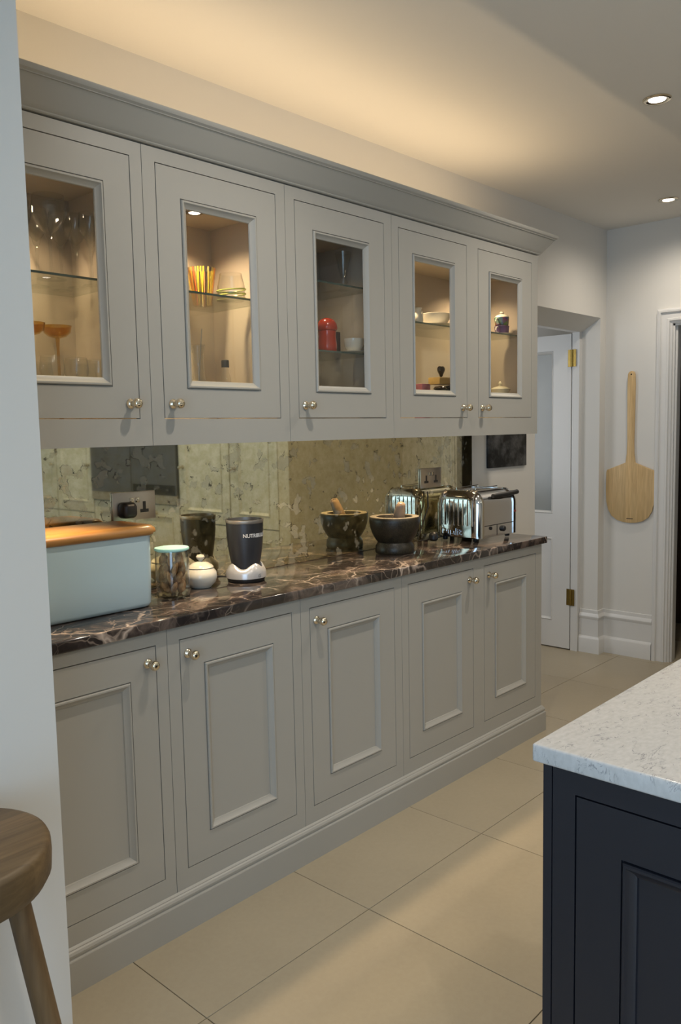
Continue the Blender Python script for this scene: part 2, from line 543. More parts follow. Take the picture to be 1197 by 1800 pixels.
class MB:
    """collects polygons in world coordinates; build() links them as one mesh object"""

    def __init__(self, xf=ROT0):
        self.v, self.f, self.xf = [], [], xf

    def add(self, vs, fs):
        n = len(self.v)
        self.v += [tuple(p) for p in vs]
        self.f += [tuple(i + n for i in f) for f in fs]
        return self

    def box(self, x0, x1, y0, y1, z0, z1):
        vs = [(x, y, z) for x in (x0, x1) for y in (y0, y1) for z in (z0, z1)]
        return self.add(vs, [(0, 1, 3, 2), (4, 6, 7, 5), (0, 4, 5, 1), (2, 3, 7, 6), (0, 2, 6, 4), (1, 5, 7, 3)])

    def rings(self, rings, close=True, cap0=False, cap1=False):
        """join consecutive loops of points"""
        n = len(rings[0])
        vs = [p for r in rings for p in r]
        fs = []
        for i in range(len(rings) - 1):
            for j in range(n if close else n - 1):
                k = (j + 1) % n
                fs.append((i * n + j, i * n + k, (i + 1) * n + k, (i + 1) * n + j))
        if cap0:
            fs.append(tuple(range(n - 1, -1, -1)))
        if cap1:
            fs.append(tuple((len(rings) - 1) * n + j for j in range(n)))
        return self.add(vs, fs)

    def lathe(self, prof, c, seg=32, axis='Z'):
        rings = []
        for r, h in prof:
            ring = []
            for k in range(seg):
                a = 2 * PI * k / seg
                ca, sa = max(r, 1e-5) * math.cos(a), max(r, 1e-5) * math.sin(a)
                if axis == 'Z':
                    p = (c[0] + ca, c[1] + sa, c[2] + h)
                elif axis == 'Y':      # h runs towards -Y
                    p = (c[0] + ca, c[1] - h, c[2] + sa)
                else:
                    p = (c[0] + h, c[1] + ca, c[2] + sa)
                ring.append(p)
            rings.append(ring)
        return self.rings(rings)

    def tube(self, pts, r, seg=10, caps=True):
        pts = [Vector(p) for p in pts]
        rings = []
        rs = r if isinstance(r, (list, tuple)) else [r] * len(pts)
        up = None
        for i, p in enumerate(pts):
            d = (pts[min(i + 1, len(pts) - 1)] - pts[max(i - 1, 0)]).normalized()
            if up is None:
                up = Vector((0, 0, 1)) if abs(d.z) < 0.9 else Vector((1, 0, 0))
            a = d.cross(up).normalized()
            up = a.cross(d).normalized()
            rings.append([tuple(p + rs[i] * (math.cos(2 * PI * k / seg) * a + math.sin(2 * PI * k / seg) * up)) for k in range(seg)])
        return self.rings(rings, True, caps, caps)

    def frame(self, x0, x1, z0, z1, ix0, ix1, iz0, iz1, yf, yb):
        """rectangular board with a rectangular hole; front at yf, back at yb"""
        o = [(x0, z0), (x1, z0), (x1, z1), (x0, z1)]
        i = [(ix0, iz0), (ix1, iz0), (ix1, iz1), (ix0, iz1)]
        loops = [[(x, yf, z) for x, z in o], [(x, yf, z) for x, z in i], [(x, yb, z) for x, z in i], [(x, yb, z) for x, z in o]]
        return self.rings(loops + [loops[0]])

    def bead(self, x0, x1, z0, z1, y, prof):
        """moulding swept round a rectangle; prof = (inset, proud)"""
        loops = []
        for d, h in prof:
            loops.append([(x0 + d, y - h, z0 + d), (x1 - d, y - h, z0 + d), (x1 - d, y - h, z1 - d), (x0 + d, y - h, z1 - d)])
        return self.rings(loops)

    def prism(self, outline, z0, z1):
        n = len(outline)
        vs = [(x, y, z0) for x, y in outline] + [(x, y, z1) for x, y in outline]
        fs = [tuple(range(n - 1, -1, -1)), tuple(range(n, 2 * n))]
        fs += [(j, (j + 1) % n, n + (j + 1) % n, n + j) for j in range(n)]
        return self.add(vs, fs)

    def build(self, name, mat, parent=None, smooth=False, bevel=0.0, segs=2, origin=None, angle=40):
        vs = [Vector(self.xf(p)) for p in self.v]
        base = Vector((0, 0, 0))
        q = parent
        while q is not None:
            base += q.location
            q = q.parent
        if parent is None and origin is not None:
            base = Vector(origin)
        me = bpy.data.meshes.new(name)
        me.from_pydata([tuple(p - base) for p in vs], [], self.f)
        bm = bmesh.new()
        bm.from_mesh(me)
        bmesh.ops.remove_doubles(bm, verts=bm.verts, dist=1e-6)
        bmesh.ops.recalc_face_normals(bm, faces=bm.faces)
        if bevel:
            ed = [e for e in bm.edges if len(e.link_faces) == 2 and e.calc_face_angle(0) > 0.6]
            bmesh.ops.bevel(bm, geom=ed, offset=bevel, segments=segs, profile=0.5, affect='EDGES')
        bm.to_mesh(me)
        bm.free()
        if smooth or bevel:
            me.polygons.foreach_set('use_smooth', [True] * len(me.polygons))
            if hasattr(me, 'set_sharp_from_angle'):
                me.set_sharp_from_angle(angle=math.radians(angle))
        me.materials.append(MATS[mat])
        o = bpy.data.objects.new(name, me)
        col.objects.link(o)
        if parent is not None:
            o.parent = parent
        elif origin is not None:
            o.location = origin
        return o


def thing(name, label, cat, loc, group=None):
    o = bpy.data.objects.new(name, None)
    o.empty_display_size = 0.05
    o.location = loc
    col.objects.link(o)
    return tag(o, label, cat, group)


def tag(o, label, cat, group=None):
    o['label'] = label
    o['category'] = cat
    if group:
        o['group'] = group
    return o


def struct(o, label=None, cat=None):
    o['kind'] = 'structure'
    if label:
        o['label'] = label
    if cat:
        o['category'] = cat
    return o


def text_mesh(txt, size, depth=0.0004, spacing=1.0, shear=0.0):
    cu = bpy.data.curves.new('lettering', 'FONT')
    cu.body = txt
    cu.size = size
    cu.extrude = depth
    cu.space_character = spacing
    cu.shear = shear
    cu.offset = size * 0.018
    o = bpy.data.objects.new('lettering', cu)
    col.objects.link(o)
    dg = bpy.context.evaluated_depsgraph_get()
    me = bpy.data.meshes.new_from_object(o.evaluated_get(dg))
    vs = [v.co.copy() for v in me.vertices]
    fs = [tuple(p.vertices) for p in me.polygons]
    bpy.data.objects.remove(o)
    bpy.data.curves.remove(cu)
    bpy.data.meshes.remove(me)
    return vs, fs


BEAD = [(0.000, -0.005), (0.0026, -0.005), (0.0030, 0.002), (0.005, 0.0048), (0.009, 0.0048), (0.012, 0.001), (0.0135, -0.0005), (0.018, -0.0045), (0.0225, -0.0065), (0.0240, -0.0105)]
KNOB = [(0.0, 0.0), (0.0135, 0.0), (0.0138, 0.003), (0.0115, 0.006), (0.0075, 0.009), (0.0066, 0.016), (0.0085, 0.019), (0.0105, 0.0205), (0.0105, 0.0225), (0.0098, 0.0235), (0.0128, 0.027), (0.0142, 0.032), (0.0135, 0.037), (0.0105, 0.0415), (0.006, 0.0438), (0.0, 0.0445)]


def knob(x, z, y, parent, xf=ROT0):
    return MB(xf).lathe(KNOB, (x, y, z), 24, 'Y').build('knob', 'nickel', parent, smooth=True)


def panel_door(parent, x0, x1, z0, z1, yf, paint, kx, kz, glazed=False, stile=0.083, rail=0.082, xf=ROT0, top_rail=None, thick=0.022):
    """in-frame door: stiles and rails, beading, panel or pane, knob"""
    g = 0.0027
    ix0, ix1, iz0, iz1 = x0 + stile, x1 - stile, z0 + rail, z1 - (top_rail or rail)
    d = MB(xf).frame(x0 + g, x1 - g, z0 + g, z1 - g, ix0, ix1, iz0, iz1, yf, yf + thick).build('door', paint, parent)
    MB(xf).bead(ix0, ix1, iz0, iz1, yf, BEAD).build('beading', paint, d, smooth=True, angle=25)
    if glazed:
        MB(xf).box(ix0 + 0.020, ix1 - 0.020, yf + 0.0112, yf + 0.0142, iz0 + 0.020, iz1 - 0.020).build('glass_pane', 'pane_glass', d)
    else:
        MB(xf).box(ix0 + 0.002, ix1 - 0.002, yf + 0.010, yf + 0.018, iz0 + 0.002, iz1 - 0.002).build('panel', paint, d)
    if kx is not None:
        knob(kx, kz, yf, d, xf)
    return d


def sweep_profile(prof, x0, x1, yface, yback=None):
    """moulding along X at a front plane, returning along the right end; prof = (out, z)"""
    a = [(x0, yface - o, z) for o, z in prof]
    b = [(x1 + o, yface - o, z) for o, z in prof]
    loops = [a, b]
    if yback is not None:
        loops.append([(x1 + o, yback, z) for o, z in prof])
    mb = MB()
    mb.rings(loops, True, True, True)
    return mb


# ------------------------------------------------------------------ dimensions of the dresser
XA, AB, BC, CD, END = 0.775, 1.2895, 1.8058, 2.3263, 3.3616
DOORS = [(0.8139, 1.2532), (1.3302, 1.7673), (1.8461, 2.2846), (2.3650, 2.7992), (2.8787, 3.3074)]
YU, YL = -0.3607, -0.3858
UB, UDB, UDT, UT = 1.3914, 1.4633, 2.1453, 2.1818
LDB, LDT, LT = 0.1746, 0.8483, 0.8880
TOP = 0.92
XF = 4.8318
HC = 2.593

# ------------------------------------------------------------------ the room
XW, YOP = -1.7, -6.2      # wall with the garden doors, wall behind the island
OPX0, OPX1 = 3.979, 4.756  # doorway beside the dresser
fl = MB().box(XW, 5.9, YOP, 2.4, -0.06, -0.004).build('floor', 'grout')
struct(fl)
tile = None
TX, TY = 0.6055, 0.5985
for i in range(-6, 8):
    for j in range(-10, 5):
        cx, cy = 1.127 + TX * (i + 0.5), -0.1235 + TY * (j + 0.5)
        if cx < XW + 0.3 or cx > 5.6 or cy < YOP + 0.3:
            continue
        if cy > 0.2 and cx < 2.9:
            continue
        if tile is None:
            tile = MB().box(-TX / 2 + 0.0012, TX / 2 - 0.0012, -TY / 2 + 0.0012, TY / 2 - 0.0012, -0.010, 0.0).build('tile', 'floor_tile', bevel=0.0006, segs=1)
            t = tile
        else:
            t = tile.copy()
            col.objects.link(t)
        t.parent = fl
        t.location = (cx, cy, 0)

struct(MB().box(XW, 6.0, YOP, 2.4, HC, HC + 0.1).build('ceiling', 'white_ceiling'))

# back wall with the doorway (sloping soffit)
bw = MB()
bw.box(0.767, OPX0, 0.0, 0.118, 0.0, HC)
bw.box(OPX1, XF + 0.06, 0.0, 0.118, 0.0, HC)
bw.add([(OPX0, 0, 2.068), (OPX1, 0, 2.068), (OPX1, 0.118, 1.995), (OPX0, 0.118, 1.995),
        (OPX0, 0, HC), (OPX1, 0, HC), (OPX1, 0.118, HC), (OPX0, 0.118, HC)],
       [(0, 1, 2, 3), (0, 4, 5, 1), (3, 2, 6, 7), (4, 7, 6, 5)])
struct(bw.build('wall_back', 'white_wall'))

# far wall with a second doorway
D2A, D2B, D2T = -0.408, -1.150, 2.000
fw = MB()
fw.box(XF, XF + 0.10, D2A, 0.0, 0.0, HC)
fw.box(XF, XF + 0.10, -2.2, D2B, 0.0, HC)
fw.box(XF, XF + 0.10, D2B, D2A, D2T, HC)
struct(fw.build('wall_far', 'white_wall'))
# dim room behind it
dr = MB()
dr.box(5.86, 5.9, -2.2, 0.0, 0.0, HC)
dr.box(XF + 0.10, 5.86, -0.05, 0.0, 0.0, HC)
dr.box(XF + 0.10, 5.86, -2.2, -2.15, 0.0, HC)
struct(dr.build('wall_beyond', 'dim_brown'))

# partition that the tall ovens stand against
YP = -1.607
XB = 3.65
plain('partition_taupe', (0.58, 0.53, 0.42), 0.6, var=0.02)  # even partition colour, darker and yellower than the white walls
struct(MB().box(XB, XF, YP - 0.10, YP, 0.0, HC).build('wall_partition', 'partition_taupe'))
struct(MB().box(4.33, 4.43, YOP, YP - 0.10, 0.0, HC).build('wall_oven_side', 'white_wall'))
struct(MB().box(XW, 4.43, YOP - 0.1, YOP, 0.0, HC).build('wall_opposite', 'white_wall'))
# projecting wall beside the dresser
struct(MB().box(XW, 0.767, -0.75, 0.118, 0.0, HC).build('wall_left', 'white_wall'))
# wall with glazed garden doors
wb = MB()
wb.box(XW - 0.1, XW, -1.75, -0.75, 0, HC)
wb.box(XW - 0.1, XW, YOP, -4.85, 0, HC)
wb.box(XW - 0.1, XW, -4.85, -1.75, 2.35, HC)
wb.box(XW - 0.1, XW, -4.85, -1.75, 0, 0.2)
struct(wb.build('wall_rear', 'white_wall'))
wf = MB()
for y in (-4.85, -3.83, -2.81, -1.80):
    wf.box(XW - 0.08, XW - 0.02, y, y + 0.05, 0.2, 2.35)
for z in (0.2, 2.30):
    wf.box(XW - 0.075, XW - 0.025, -4.85, -1.75, z, z + 0.05)
w1 = struct(wf.build('window_1', 'white_gloss'))
for y in (-4.80, -3.78, -2.76):
    MB().box(XW - 0.052, XW - 0.046, y, y + 0.97, 0.25, 2.30).build('window_pane', 'pane_glass', w1)
# room behind the open door
hr = MB()
hr.box(2.75, 2.85, 0.118, 2.4, 0, HC)
hr.box(2.85, 5.5, 2.3, 2.4, 0, HC)
hr.box(5.4, 5.5, 0.118, 2.3, 0, HC)
struct(hr.build('wall_hall', 'white_wall'))

# skirting boards
SK = [(0.0, 0.0), (0.022, 0.0), (0.022, 0.088), (0.018, 0.098), (0.010, 0.106), (0.010, 0.214), (0.014, 0.220), (0.016, 0.232), (0.012, 0.244), (0.007, 0.252), (0.006, 0.272), (0.0, 0.275)]
SKL = [(o, z * 0.5) for o, z in SK]


def skirting(name, pts, prof):
    """pts: floor polyline; each corner with the outward offset direction (mitred)"""
    loops = [[(x + ox * o, y + oy * o, z) for o, z in prof] for x, y, ox, oy in pts]
    b = MB().rings(loops, True, True, True).build(name, 'white_gloss', smooth=True, angle=25)
    return struct(b)


skirting('baseboard_far', [(OPX1, 0.116, -1, 0), (OPX1, 0.0, -1, -1), (XF, 0.0, -1, -1), (XF, -0.316, -1, 0)], SK)
skirting('baseboard_back', [(END + 0.03, 0.0, 0, -1), (OPX0, 0.0, 1, -1), (OPX0, 0.116, 1, 0)], SKL)

# architrave of the far doorway: stepped moulding along jambs and head
AR = [(0.0, 0.0), (0.0, 0.022), (0.012, 0.026), (0.022, 0.024), (0.026, 0.014), (0.060, 0.014), (0.064, 0.018), (0.076, 0.018), (0.080, 0.010), (0.092, 0.008), (0.095, 0.0)]
AR = [(d * 0.915, h) for d, h in AR]
o0, o1, ozt = -0.321, -1.237, 2.086
loops = []
for d, h in AR:
    loops.append([(XF - h, o0 - d, 0.0), (XF - h, o0 - d, ozt - d), (XF - h, o1 + d, ozt - d), (XF - h, o1 + d, 0.0)])
tr = MB()
tr.rings(loops, False)
struct(tr.build('trim_1', 'white_gloss', smooth=True, angle=25))
ln = MB()
ln.box(XF + 0.002, XF + 0.098, D2A - 0.010, D2A, 0.0, D2T)
ln.box(XF + 0.002, XF + 0.098, D2B, D2B + 0.010, 0.0, D2T)
ln.box(XF + 0.002, XF + 0.098, D2B, D2A, D2T - 0.012, D2T)
ln.box(XF + 0.020, XF + 0.042, D2A - 0.020, D2A - 0.010, 0.0, D2T - 0.012)
ln.box(XF + 0.020, XF + 0.042, D2B + 0.010, D2B + 0.020, 0.0, D2T - 0.012)
struct(ln.build('door_2', 'white_gloss'), 'white lining of the doorway by the wooden peel', 'doorway')

# open white door in the back doorway
jb = MB()
jb.box(OPX1 - 0.034, OPX1, 0.1185, 0.165, 0, 2.03)
jb.box(OPX0, OPX0 + 0.034, 0.1185, 0.165, 0, 2.03)
jb.box(OPX0 + 0.034, OPX1 - 0.034, 0.1185, 0.165, 1.995, 2.03)
struct(jb.build('trim_2', 'white_gloss'))
hb = MB()
hb.box(2.85, OPX0, 0.118, 0.16, 0, HC)
hb.box(OPX1, 5.4, 0.118, 0.16, 0, HC)
hb.box(OPX0, OPX1, 0.118, 0.16, 2.03, HC)
struct(hb.build('wall_hall_side', 'white_wall'))
DX = 4.718
LEAF0, LEAF1 = 0.170, 0.915
# door leaf faces -X: local x = -y in the rotated frame, so it is laid out in world axes by hand
lf = MB()


def yz_frame(mb, y0, y1, z0, z1, holes, x0, x1):
    """slab in the YZ plane with stacked rectangular holes"""
    ya, yb = holes[0][0], holes[0][1]
    mb.box(x0, x1, y0, ya, z0, z1)
    mb.box(x0, x1, yb, y1, z0, z1)
    zs = [z0] + [v for h in sorted(holes, key=lambda q: q[2]) for v in (h[2], h[3])] + [z1]
    for k in range(0, len(zs), 2):
        mb.box(x0, x1, ya, yb, zs[k], zs[k + 1])


yz_frame(lf, LEAF0, LEAF1, 0.008, 1.988, [(0.290, 0.795, 0.179, 0.716), (0.290, 0.795, 0.870, 1.893)], DX, DX + 0.04)
door1 = struct(lf.build('door_1', 'white_gloss', origin=(DX, LEAF0, 0)), 'white door with frosted upper pane standing open beside the dresser', 'door')
MB().box(DX + 0.012, DX + 0.028, 0.291, 0.794, 0.180, 0.715).build('door_panel', 'white_gloss', door1)
MB().box(DX + 0.016, DX + 0.022, 0.291, 0.794, 0.871, 1.892).build('glass_pane', 'frosted_pane', door1)
for (a, b_, c, d) in ((0.290, 0.795, 0.179, 0.716), (0.290, 0.795, 0.870, 1.893)):
    mbd = MB()
    lo = [[(DX + h, a + dd, c + dd), (DX + h, b_ - dd, c + dd), (DX + h, b_ - dd, d - dd), (DX + h, a + dd, d - dd)] for dd, h in ((0.0005, 0.001), (0.006, -0.003), (0.012, 0.003), (0.016, 0.010), (0.018, 0.014))]
    mbd.rings(lo)
    mbd.build('beading', 'white_gloss', door1, smooth=True)
for hz in (1.787, 0.292):
    h = MB()
    h.tube([(DX - 0.004, 0.163, hz), (DX - 0.004, 0.163, hz + 0.104)], 0.0075, 12)
    for q in (0.0, 0.026, 0.052, 0.078):
        h.tube([(DX - 0.004, 0.163, hz + q + 0.002), (DX - 0.004, 0.163, hz + q + 0.022)], 0.0086, 12)
    h.box(DX - 0.0025, DX - 0.0005, 0.170, 0.190, hz, hz + 0.104)
    h.box(DX - 0.0045, DX - 0.002, 0.136, 0.160, hz, hz + 0.104)
    hh = h.build('hinge', 'brass', door1, smooth=True)
    hh['label'] = 'brass hinge'


# ------------------------------------------------------------------ base cabinets
UNITS = [(XA, AB, [0]), (AB, BC, [1]), (BC, CD, [2]), (CD, END, [3, 4])]
KN_LO = [(1.2255, 0.803), (1.3585, 0.803), (1.8770, 0.803), (2.7710, 0.805), (2.9150, 0.805)]
KN_UP = [(1.2245, 1.5035), (1.3600, 1.5045), (1.8770, 1.5050), (2.7680, 1.5040), (2.9080, 1.5040)]
LAB_LO = ['grey base cabinet under the pale blue bread bin against the projecting wall',
          'grey single-door base cabinet under the biscuit jar and graphite blender',
          'grey single-door base cabinet under the stone mortar',
          'grey two-door base cabinet under the chrome toaster']
LAB_UP = ['grey glazed wall cabinet full of clear stemmed glasses',
          'grey glazed wall cabinet holding the striped tumbler',
          'dimly lit grey glazed wall cabinet with two glass shelves and a red jar',
          'grey glazed two-door wall cabinet holding white china at the open doorway end']


def face_frame(mb, x0, x1, z0, z1, openings, oz0, oz1, yf, th=0.02):
    xs = [x0] + [v for o in openings for v in o] + [x1]
    for k in range(0, len(xs), 2):
        mb.box(xs[k], xs[k + 1], yf, yf + th, z0, z1)
    for o in openings:
        mb.box(o[0], o[1], yf, yf + th, z0, oz0)
        mb.box(o[0], o[1], yf, yf + th, oz1, z1)


gap = 0.0009
for u, (x0, x1, ds) in enumerate(UNITS):
    t = thing('base_cabinet', LAB_LO[u], 'cabinet', ((x0 + x1) / 2, -0.2, 0.0), 'grey base cabinets of the dresser')
    b = MB()
    face_frame(b, x0 + gap, x1 - gap, 0.0, LT, [DOORS[k] for k in ds], LDB, LDT, YL)
    b.box(x0 + gap, x0 + 0.018, YL + 0.02, -0.002, 0.0, LT)
    b.box(x1 - 0.018, x1 - gap, YL + 0.02, -0.002, 0.0, LT)
    b.box(x0 + 0.018, x1 - 0.018, -0.012, -0.002, 0.0, LT)
    b.box(x0 + 0.018, x1 - 0.018, YL + 0.02, -0.012, LDB - 0.02, LDB - 0.004)
    b.box(x0 + 0.018, x1 - 0.018, YL + 0.02, -0.012, LT - 0.016, LT)
    b.build('body', 'grey_paint', t)
    for k in ds:
        panel_door(t, DOORS[k][0], DOORS[k][1], LDB, LDT, YL, 'grey_paint', KN_LO[k][0], KN_LO[k][1], rail=0.083)

PL = [(0.0006, 0.0), (0.0165, 0.0), (0.0165, 0.088), (0.0150, 0.091), (0.0105, 0.093), (0.0105, 0.095), (0.0135, 0.098), (0.0140, 0.104), (0.0110, 0.110), (0.0070, 0.113), (0.0070, 0.115), (0.0045, 0.118), (0.0006, 0.120)]
tag(sweep_profile(PL, XA, END, YL, -0.024).build('plinth_board', 'grey_paint', smooth=True, angle=25, origin=(2.0, YL, 0)),
    'long grey moulded plinth along the foot of the base cabinets', 'plinth')

wt = MB().box(0.7695, 3.3807, -0.4050, -0.0005, LT + 0.0005, TOP)
tag(wt.build('marble_worktop', 'dark_marble', bevel=0.004, segs=3, origin=(2.0, -0.2, LT)),
    'polished dark brown marble worktop with white veins on the grey dresser', 'worktop')

tag(MB().box(0.7695, END, -0.006, -0.0005, TOP + 0.0003, UB + 0.045).build('mirror_splashback', 'antique_mirror', origin=(2.0, 0, TOP)),
    'antiqued foxed mirror splashback between worktop and wall cabinets', 'mirror')

# ------------------------------------------------------------------ wall cabinets
INT_TOP = 2.098
INT_FLOOR = 1.462
SHELVES = [[1.825], [1.827], [1.920, 1.690], [1.828]]
for u, (x0, x1, ds) in enumerate(UNITS):
    t = thing('wall_cabinet', LAB_UP[u], 'cabinet', ((x0 + x1) / 2, -0.2, UB), 'grey glazed wall cabinets of the dresser')
    b = MB()
    face_frame(b, x0 + gap, x1 - gap, UB, UT, [DOORS[k] for k in ds], UDB, UDT, YU)
    b.box(x0 + gap, x0 + 0.018, YU + 0.02, -0.007, UB, UT)
    b.box(x1 - 0.018, x1 - gap, YU + 0.02, -0.007, UB, UT)
    b.build('body', 'grey_paint', t)
    i = MB()
    e = 0.0184
    i.box(x0 + e, x1 - e, -0.022, -0.007, INT_FLOOR, INT_TOP)
    i.box(x0 + e, x1 - e, YU + 0.0235, -0.007, INT_FLOOR - 0.018, INT_FLOOR)
    i.box(x0 + e, x1 - e, YU + 0.0235, -0.007, INT_TOP, INT_TOP + 0.018)
    i.box(x0 + e, x0 + e + 0.004, YU + 0.0235, -0.022, INT_FLOOR, INT_TOP)
    i.box(x1 - e - 0.004, x1 - e, YU + 0.0235, -0.022, INT_FLOOR, INT_TOP)
    i.build('lining', 'inside_paint', t)
    for z in SHELVES[u]:
        s = MB().box(x0 + e + 0.005, x1 - e - 0.005, -0.298, -0.024, z, z + 0.006).build('glass_shelf', 'shelf_glass', t)
        MB().box(x0 + e + 0.005, x1 - e - 0.005, -0.300, -0.2982, z, z + 0.006).build('shelf_edge', 'shelf_edge', s)
    for k in ds:
        panel_door(t, DOORS[k][0], DOORS[k][1], UDB, UDT, YU, 'grey_paint', KN_UP[k][0], KN_UP[k][1], glazed=True, stile=0.080, rail=0.0835, top_rail=0.080)

CR = [(-0.018, UT + 0.0003), (-0.009, UT + 0.0003), (-0.009, UT + 0.0036), (0.006, UT + 0.0036), (0.009, UT + 0.006), (0.010, UT + 0.009), (0.013, UT + 0.011), (0.020, UT + 0.020), (0.030, UT + 0.034), (0.040, UT + 0.048), (0.050, UT + 0.062), (0.0535, UT + 0.067),
      (0.0575, UT + 0.0675), (0.0580, UT + 0.0695), (0.0640, UT + 0.074), (0.0670, UT + 0.0805), (0.0670, UT + 0.0856), (0.046, UT + 0.0856), (-0.006, UT + 0.020), (-0.018, UT + 0.012)]
tag(sweep_profile(CR, XA, END, YU, -0.001).build('crown_moulding', 'grey_paint', smooth=True, angle=28, origin=(2.0, YU, UT)),
    'long grey crown moulding topping the wall cabinets', 'moulding')

# lights inside and below the wall cabinets
for x, on, where in ((1.03, 0.9, 'above the stemmed glasses'), (1.605, 1.0, 'above the striped tumbler'), (2.08, 0.14, 'above the flared vase, dimmed'), (2.60, 1.0, 'above the shallow bowl'), (3.16, 0.5, 'above the patterned cups')):
    y = -0.17
    fx = thing('cabinet_downlight', 'small round recessed spotlight inside a wall cabinet ' + where, 'light', (x, y, INT_TOP), 'spotlights inside the wall cabinets')
    MB().lathe([(0.018, -0.0012), (0.024, -0.0030), (0.028, -0.0022), (0.029, -0.0003), (0.018, -0.0003)], (x, y, INT_TOP), 24).build('bezel', 'nickel', fx, smooth=True)
    MB().lathe([(0.0, -0.0016), (0.0175, -0.0016), (0.0175, -0.0004), (0.0, -0.0004)], (x, y, INT_TOP), 24).build('lamp', 'small_lamp_disc' if on > 0.3 else 'frosted_pane', fx)
    light('cabinet_spot', 'SPOT', (x, y, INT_TOP - 0.006), P_INCAB * on, WARM, spot_size=2.35, spot_blend=1.0, shadow_soft_size=0.015)
for x, where in ((1.03, 'bread bin'), (1.55, 'biscuit jar and sugar pot'), (2.065, 'bare marble between blender and mortar'), (2.58, 'mortar'), (3.09, 'toaster')):
    y = -0.19
    fx = thing('under_cabinet_light', 'small round spotlight under the wall cabinets above the ' + where, 'light', (x, y, INT_FLOOR - 0.018), 'spotlights under the wall cabinets')
    MB().lathe([(0.022, -0.006), (0.030, -0.008), (0.034, -0.006), (0.034, -0.0004), (0.022, -0.0004)], (x, y, INT_FLOOR - 0.018), 24).build('bezel', 'nickel', fx, smooth=True)
    MB().lathe([(0.0, -0.006), (0.0215, -0.006), (0.0215, -0.0006), (0.0, -0.0006)], (x, y, INT_FLOOR - 0.018), 24).build('lamp', 'small_lamp_disc', fx)
    light('under_cabinet_spot', 'SPOT', (x, y, INT_FLOOR - 0.028), P_UNDER, WARM, spot_size=1.6, spot_blend=0.7, shadow_soft_size=0.02)

# ceiling downlights
DL = [(3.0607, -1.0089), (4.4234, -0.5253), (1.58, -1.01), (0.1, -2.9), (3.06, -2.6), (3.06, -4.2), (1.0, -2.9), (1.0, -4.5), (-0.9, -4.4)]
for k, (x, y) in enumerate(DL):
    lab = 'round recessed ceiling spotlight ' + ['above the toaster end of the dresser', 'close to the wall with the wooden peel', 'above the middle of the dresser', 'above the oak stool side of the island', 'before the nearer ovens', 'before the far tall cupboards', 'above the quartz worktop corner', 'above the far end of the quartz worktop', 'in front of the garden doors'][k]
    fx = thing('ceiling_downlight', lab, 'light', (x, y, HC), 'recessed ceiling spotlights')
    MB().lathe([(0.030, -0.002), (0.036, -0.006), (0.046, -0.006), (0.050, -0.003), (0.050, -0.0004), (0.030, -0.0004)], (x, y, HC), 32).build('bezel', 'nickel', fx, smooth=True)
    MB().lathe([(0.0, -0.003), (0.0295, -0.003), (0.0295, -0.0006), (0.0, -0.0006)], (x, y, HC), 24).build('lamp', 'lamp_disc', fx)
    light('ceiling_spot', 'SPOT', (x, y, HC - 0.012), P_DOWN * (0.5, 0.85)[k - 1] if k in (1, 2) else P_DOWN, SPOTC, spot_size=2.75, spot_blend=1.0, shadow_soft_size=0.03)


# ------------------------------------------------------------------ things on the worktop
def rounded_rect(x0, x1, y0, y1, r, n=6):
    out = []
    for cx, cy, a0 in ((x1 - r, y1 - r, 0), (x0 + r, y1 - r, PI / 2), (x0 + r, y0 + r, PI), (x1 - r, y0 + r, 1.5 * PI)):
        for k in range(n + 1):
            a = a0 + PI / 2 * k / n
            out.append((cx + r * math.cos(a), cy + r * math.sin(a)))
    return out


# bread bin
t = thing('bread_bin', 'pale blue enamel bread bin with rounded wooden lid', 'bread bin', (1.16, -0.14, TOP))
bx0, bx1, by0, by1 = 0.985, 1.359, -0.242, -0.052
loops = []
for z, ins in ((0.0015, 0.012), (0.004, 0.007), (0.014, 0.003), (0.10, 0.001), (0.200, 0.0), (0.211, 0.0), (0.211, 0.004), (0.012, 0.008)):
    loops.append([(x, y, TOP + z) for x, y in rounded_rect(bx0 + ins, bx1 - ins, by0 + ins, by1 - ins, 0.028)])
MB().rings(loops, True, True, True).build('body', 'bin_enamel', t, smooth=True, angle=50)
loops = []
for z, ins in ((0.2116, 0.006), (0.2116, -0.004), (0.215, -0.010), (0.223, -0.013), (0.232, -0.011), (0.240, -0.003), (0.243, 0.012)):
    loops.append([(x, y, TOP + z) for x, y in rounded_rect(bx0 + ins, bx1 - ins, by0 + ins, by1 - ins, 0.030)])
MB().rings(loops, True, True, True).build('lid', 'bin_wood', t, smooth=True, angle=50)

# biscuit jar
jp = at_z(305, 1047.5, TOP)
jx, jy = jp.x, jp.y
sc = scale_at((jx, jy, 1.0))
R = 29.5 * sc
t = thing('biscuit_jar', 'clear glass storage jar with pale turquoise lid full of brown biscuits', 'jar', (jx, jy, TOP))
Hj = 0.145
MB().lathe([(0, 0.0008), (R * 0.86, 0.0008), (R * 0.95, 0.004), (R, 0.012), (R, Hj - 0.02), (R * 0.97, Hj - 0.008), (R * 0.95, Hj), (R * 0.92, Hj), (R * 0.93, Hj - 0.01), (R * 0.96, Hj - 0.02), (R * 0.96, 0.014), (R * 0.9, 0.008), (0, 0.008)], (jx, jy, TOP), 40).build('glass', 'jar_glass', t, smooth=True)
MB().lathe([(0, Hj - 0.003), (R * 0.90, Hj - 0.003), (R * 0.90, Hj + 0.0006), (R * 1.02, Hj + 0.0006), (R * 1.03, Hj + 0.005), (R * 1.0, Hj + 0.008), (R * 0.9, Hj + 0.0075), (0, Hj + 0.006)], (jx, jy, TOP), 40).build('lid', 'teal_lid', t, smooth=True)
rnd = random.Random(11)
bis = None
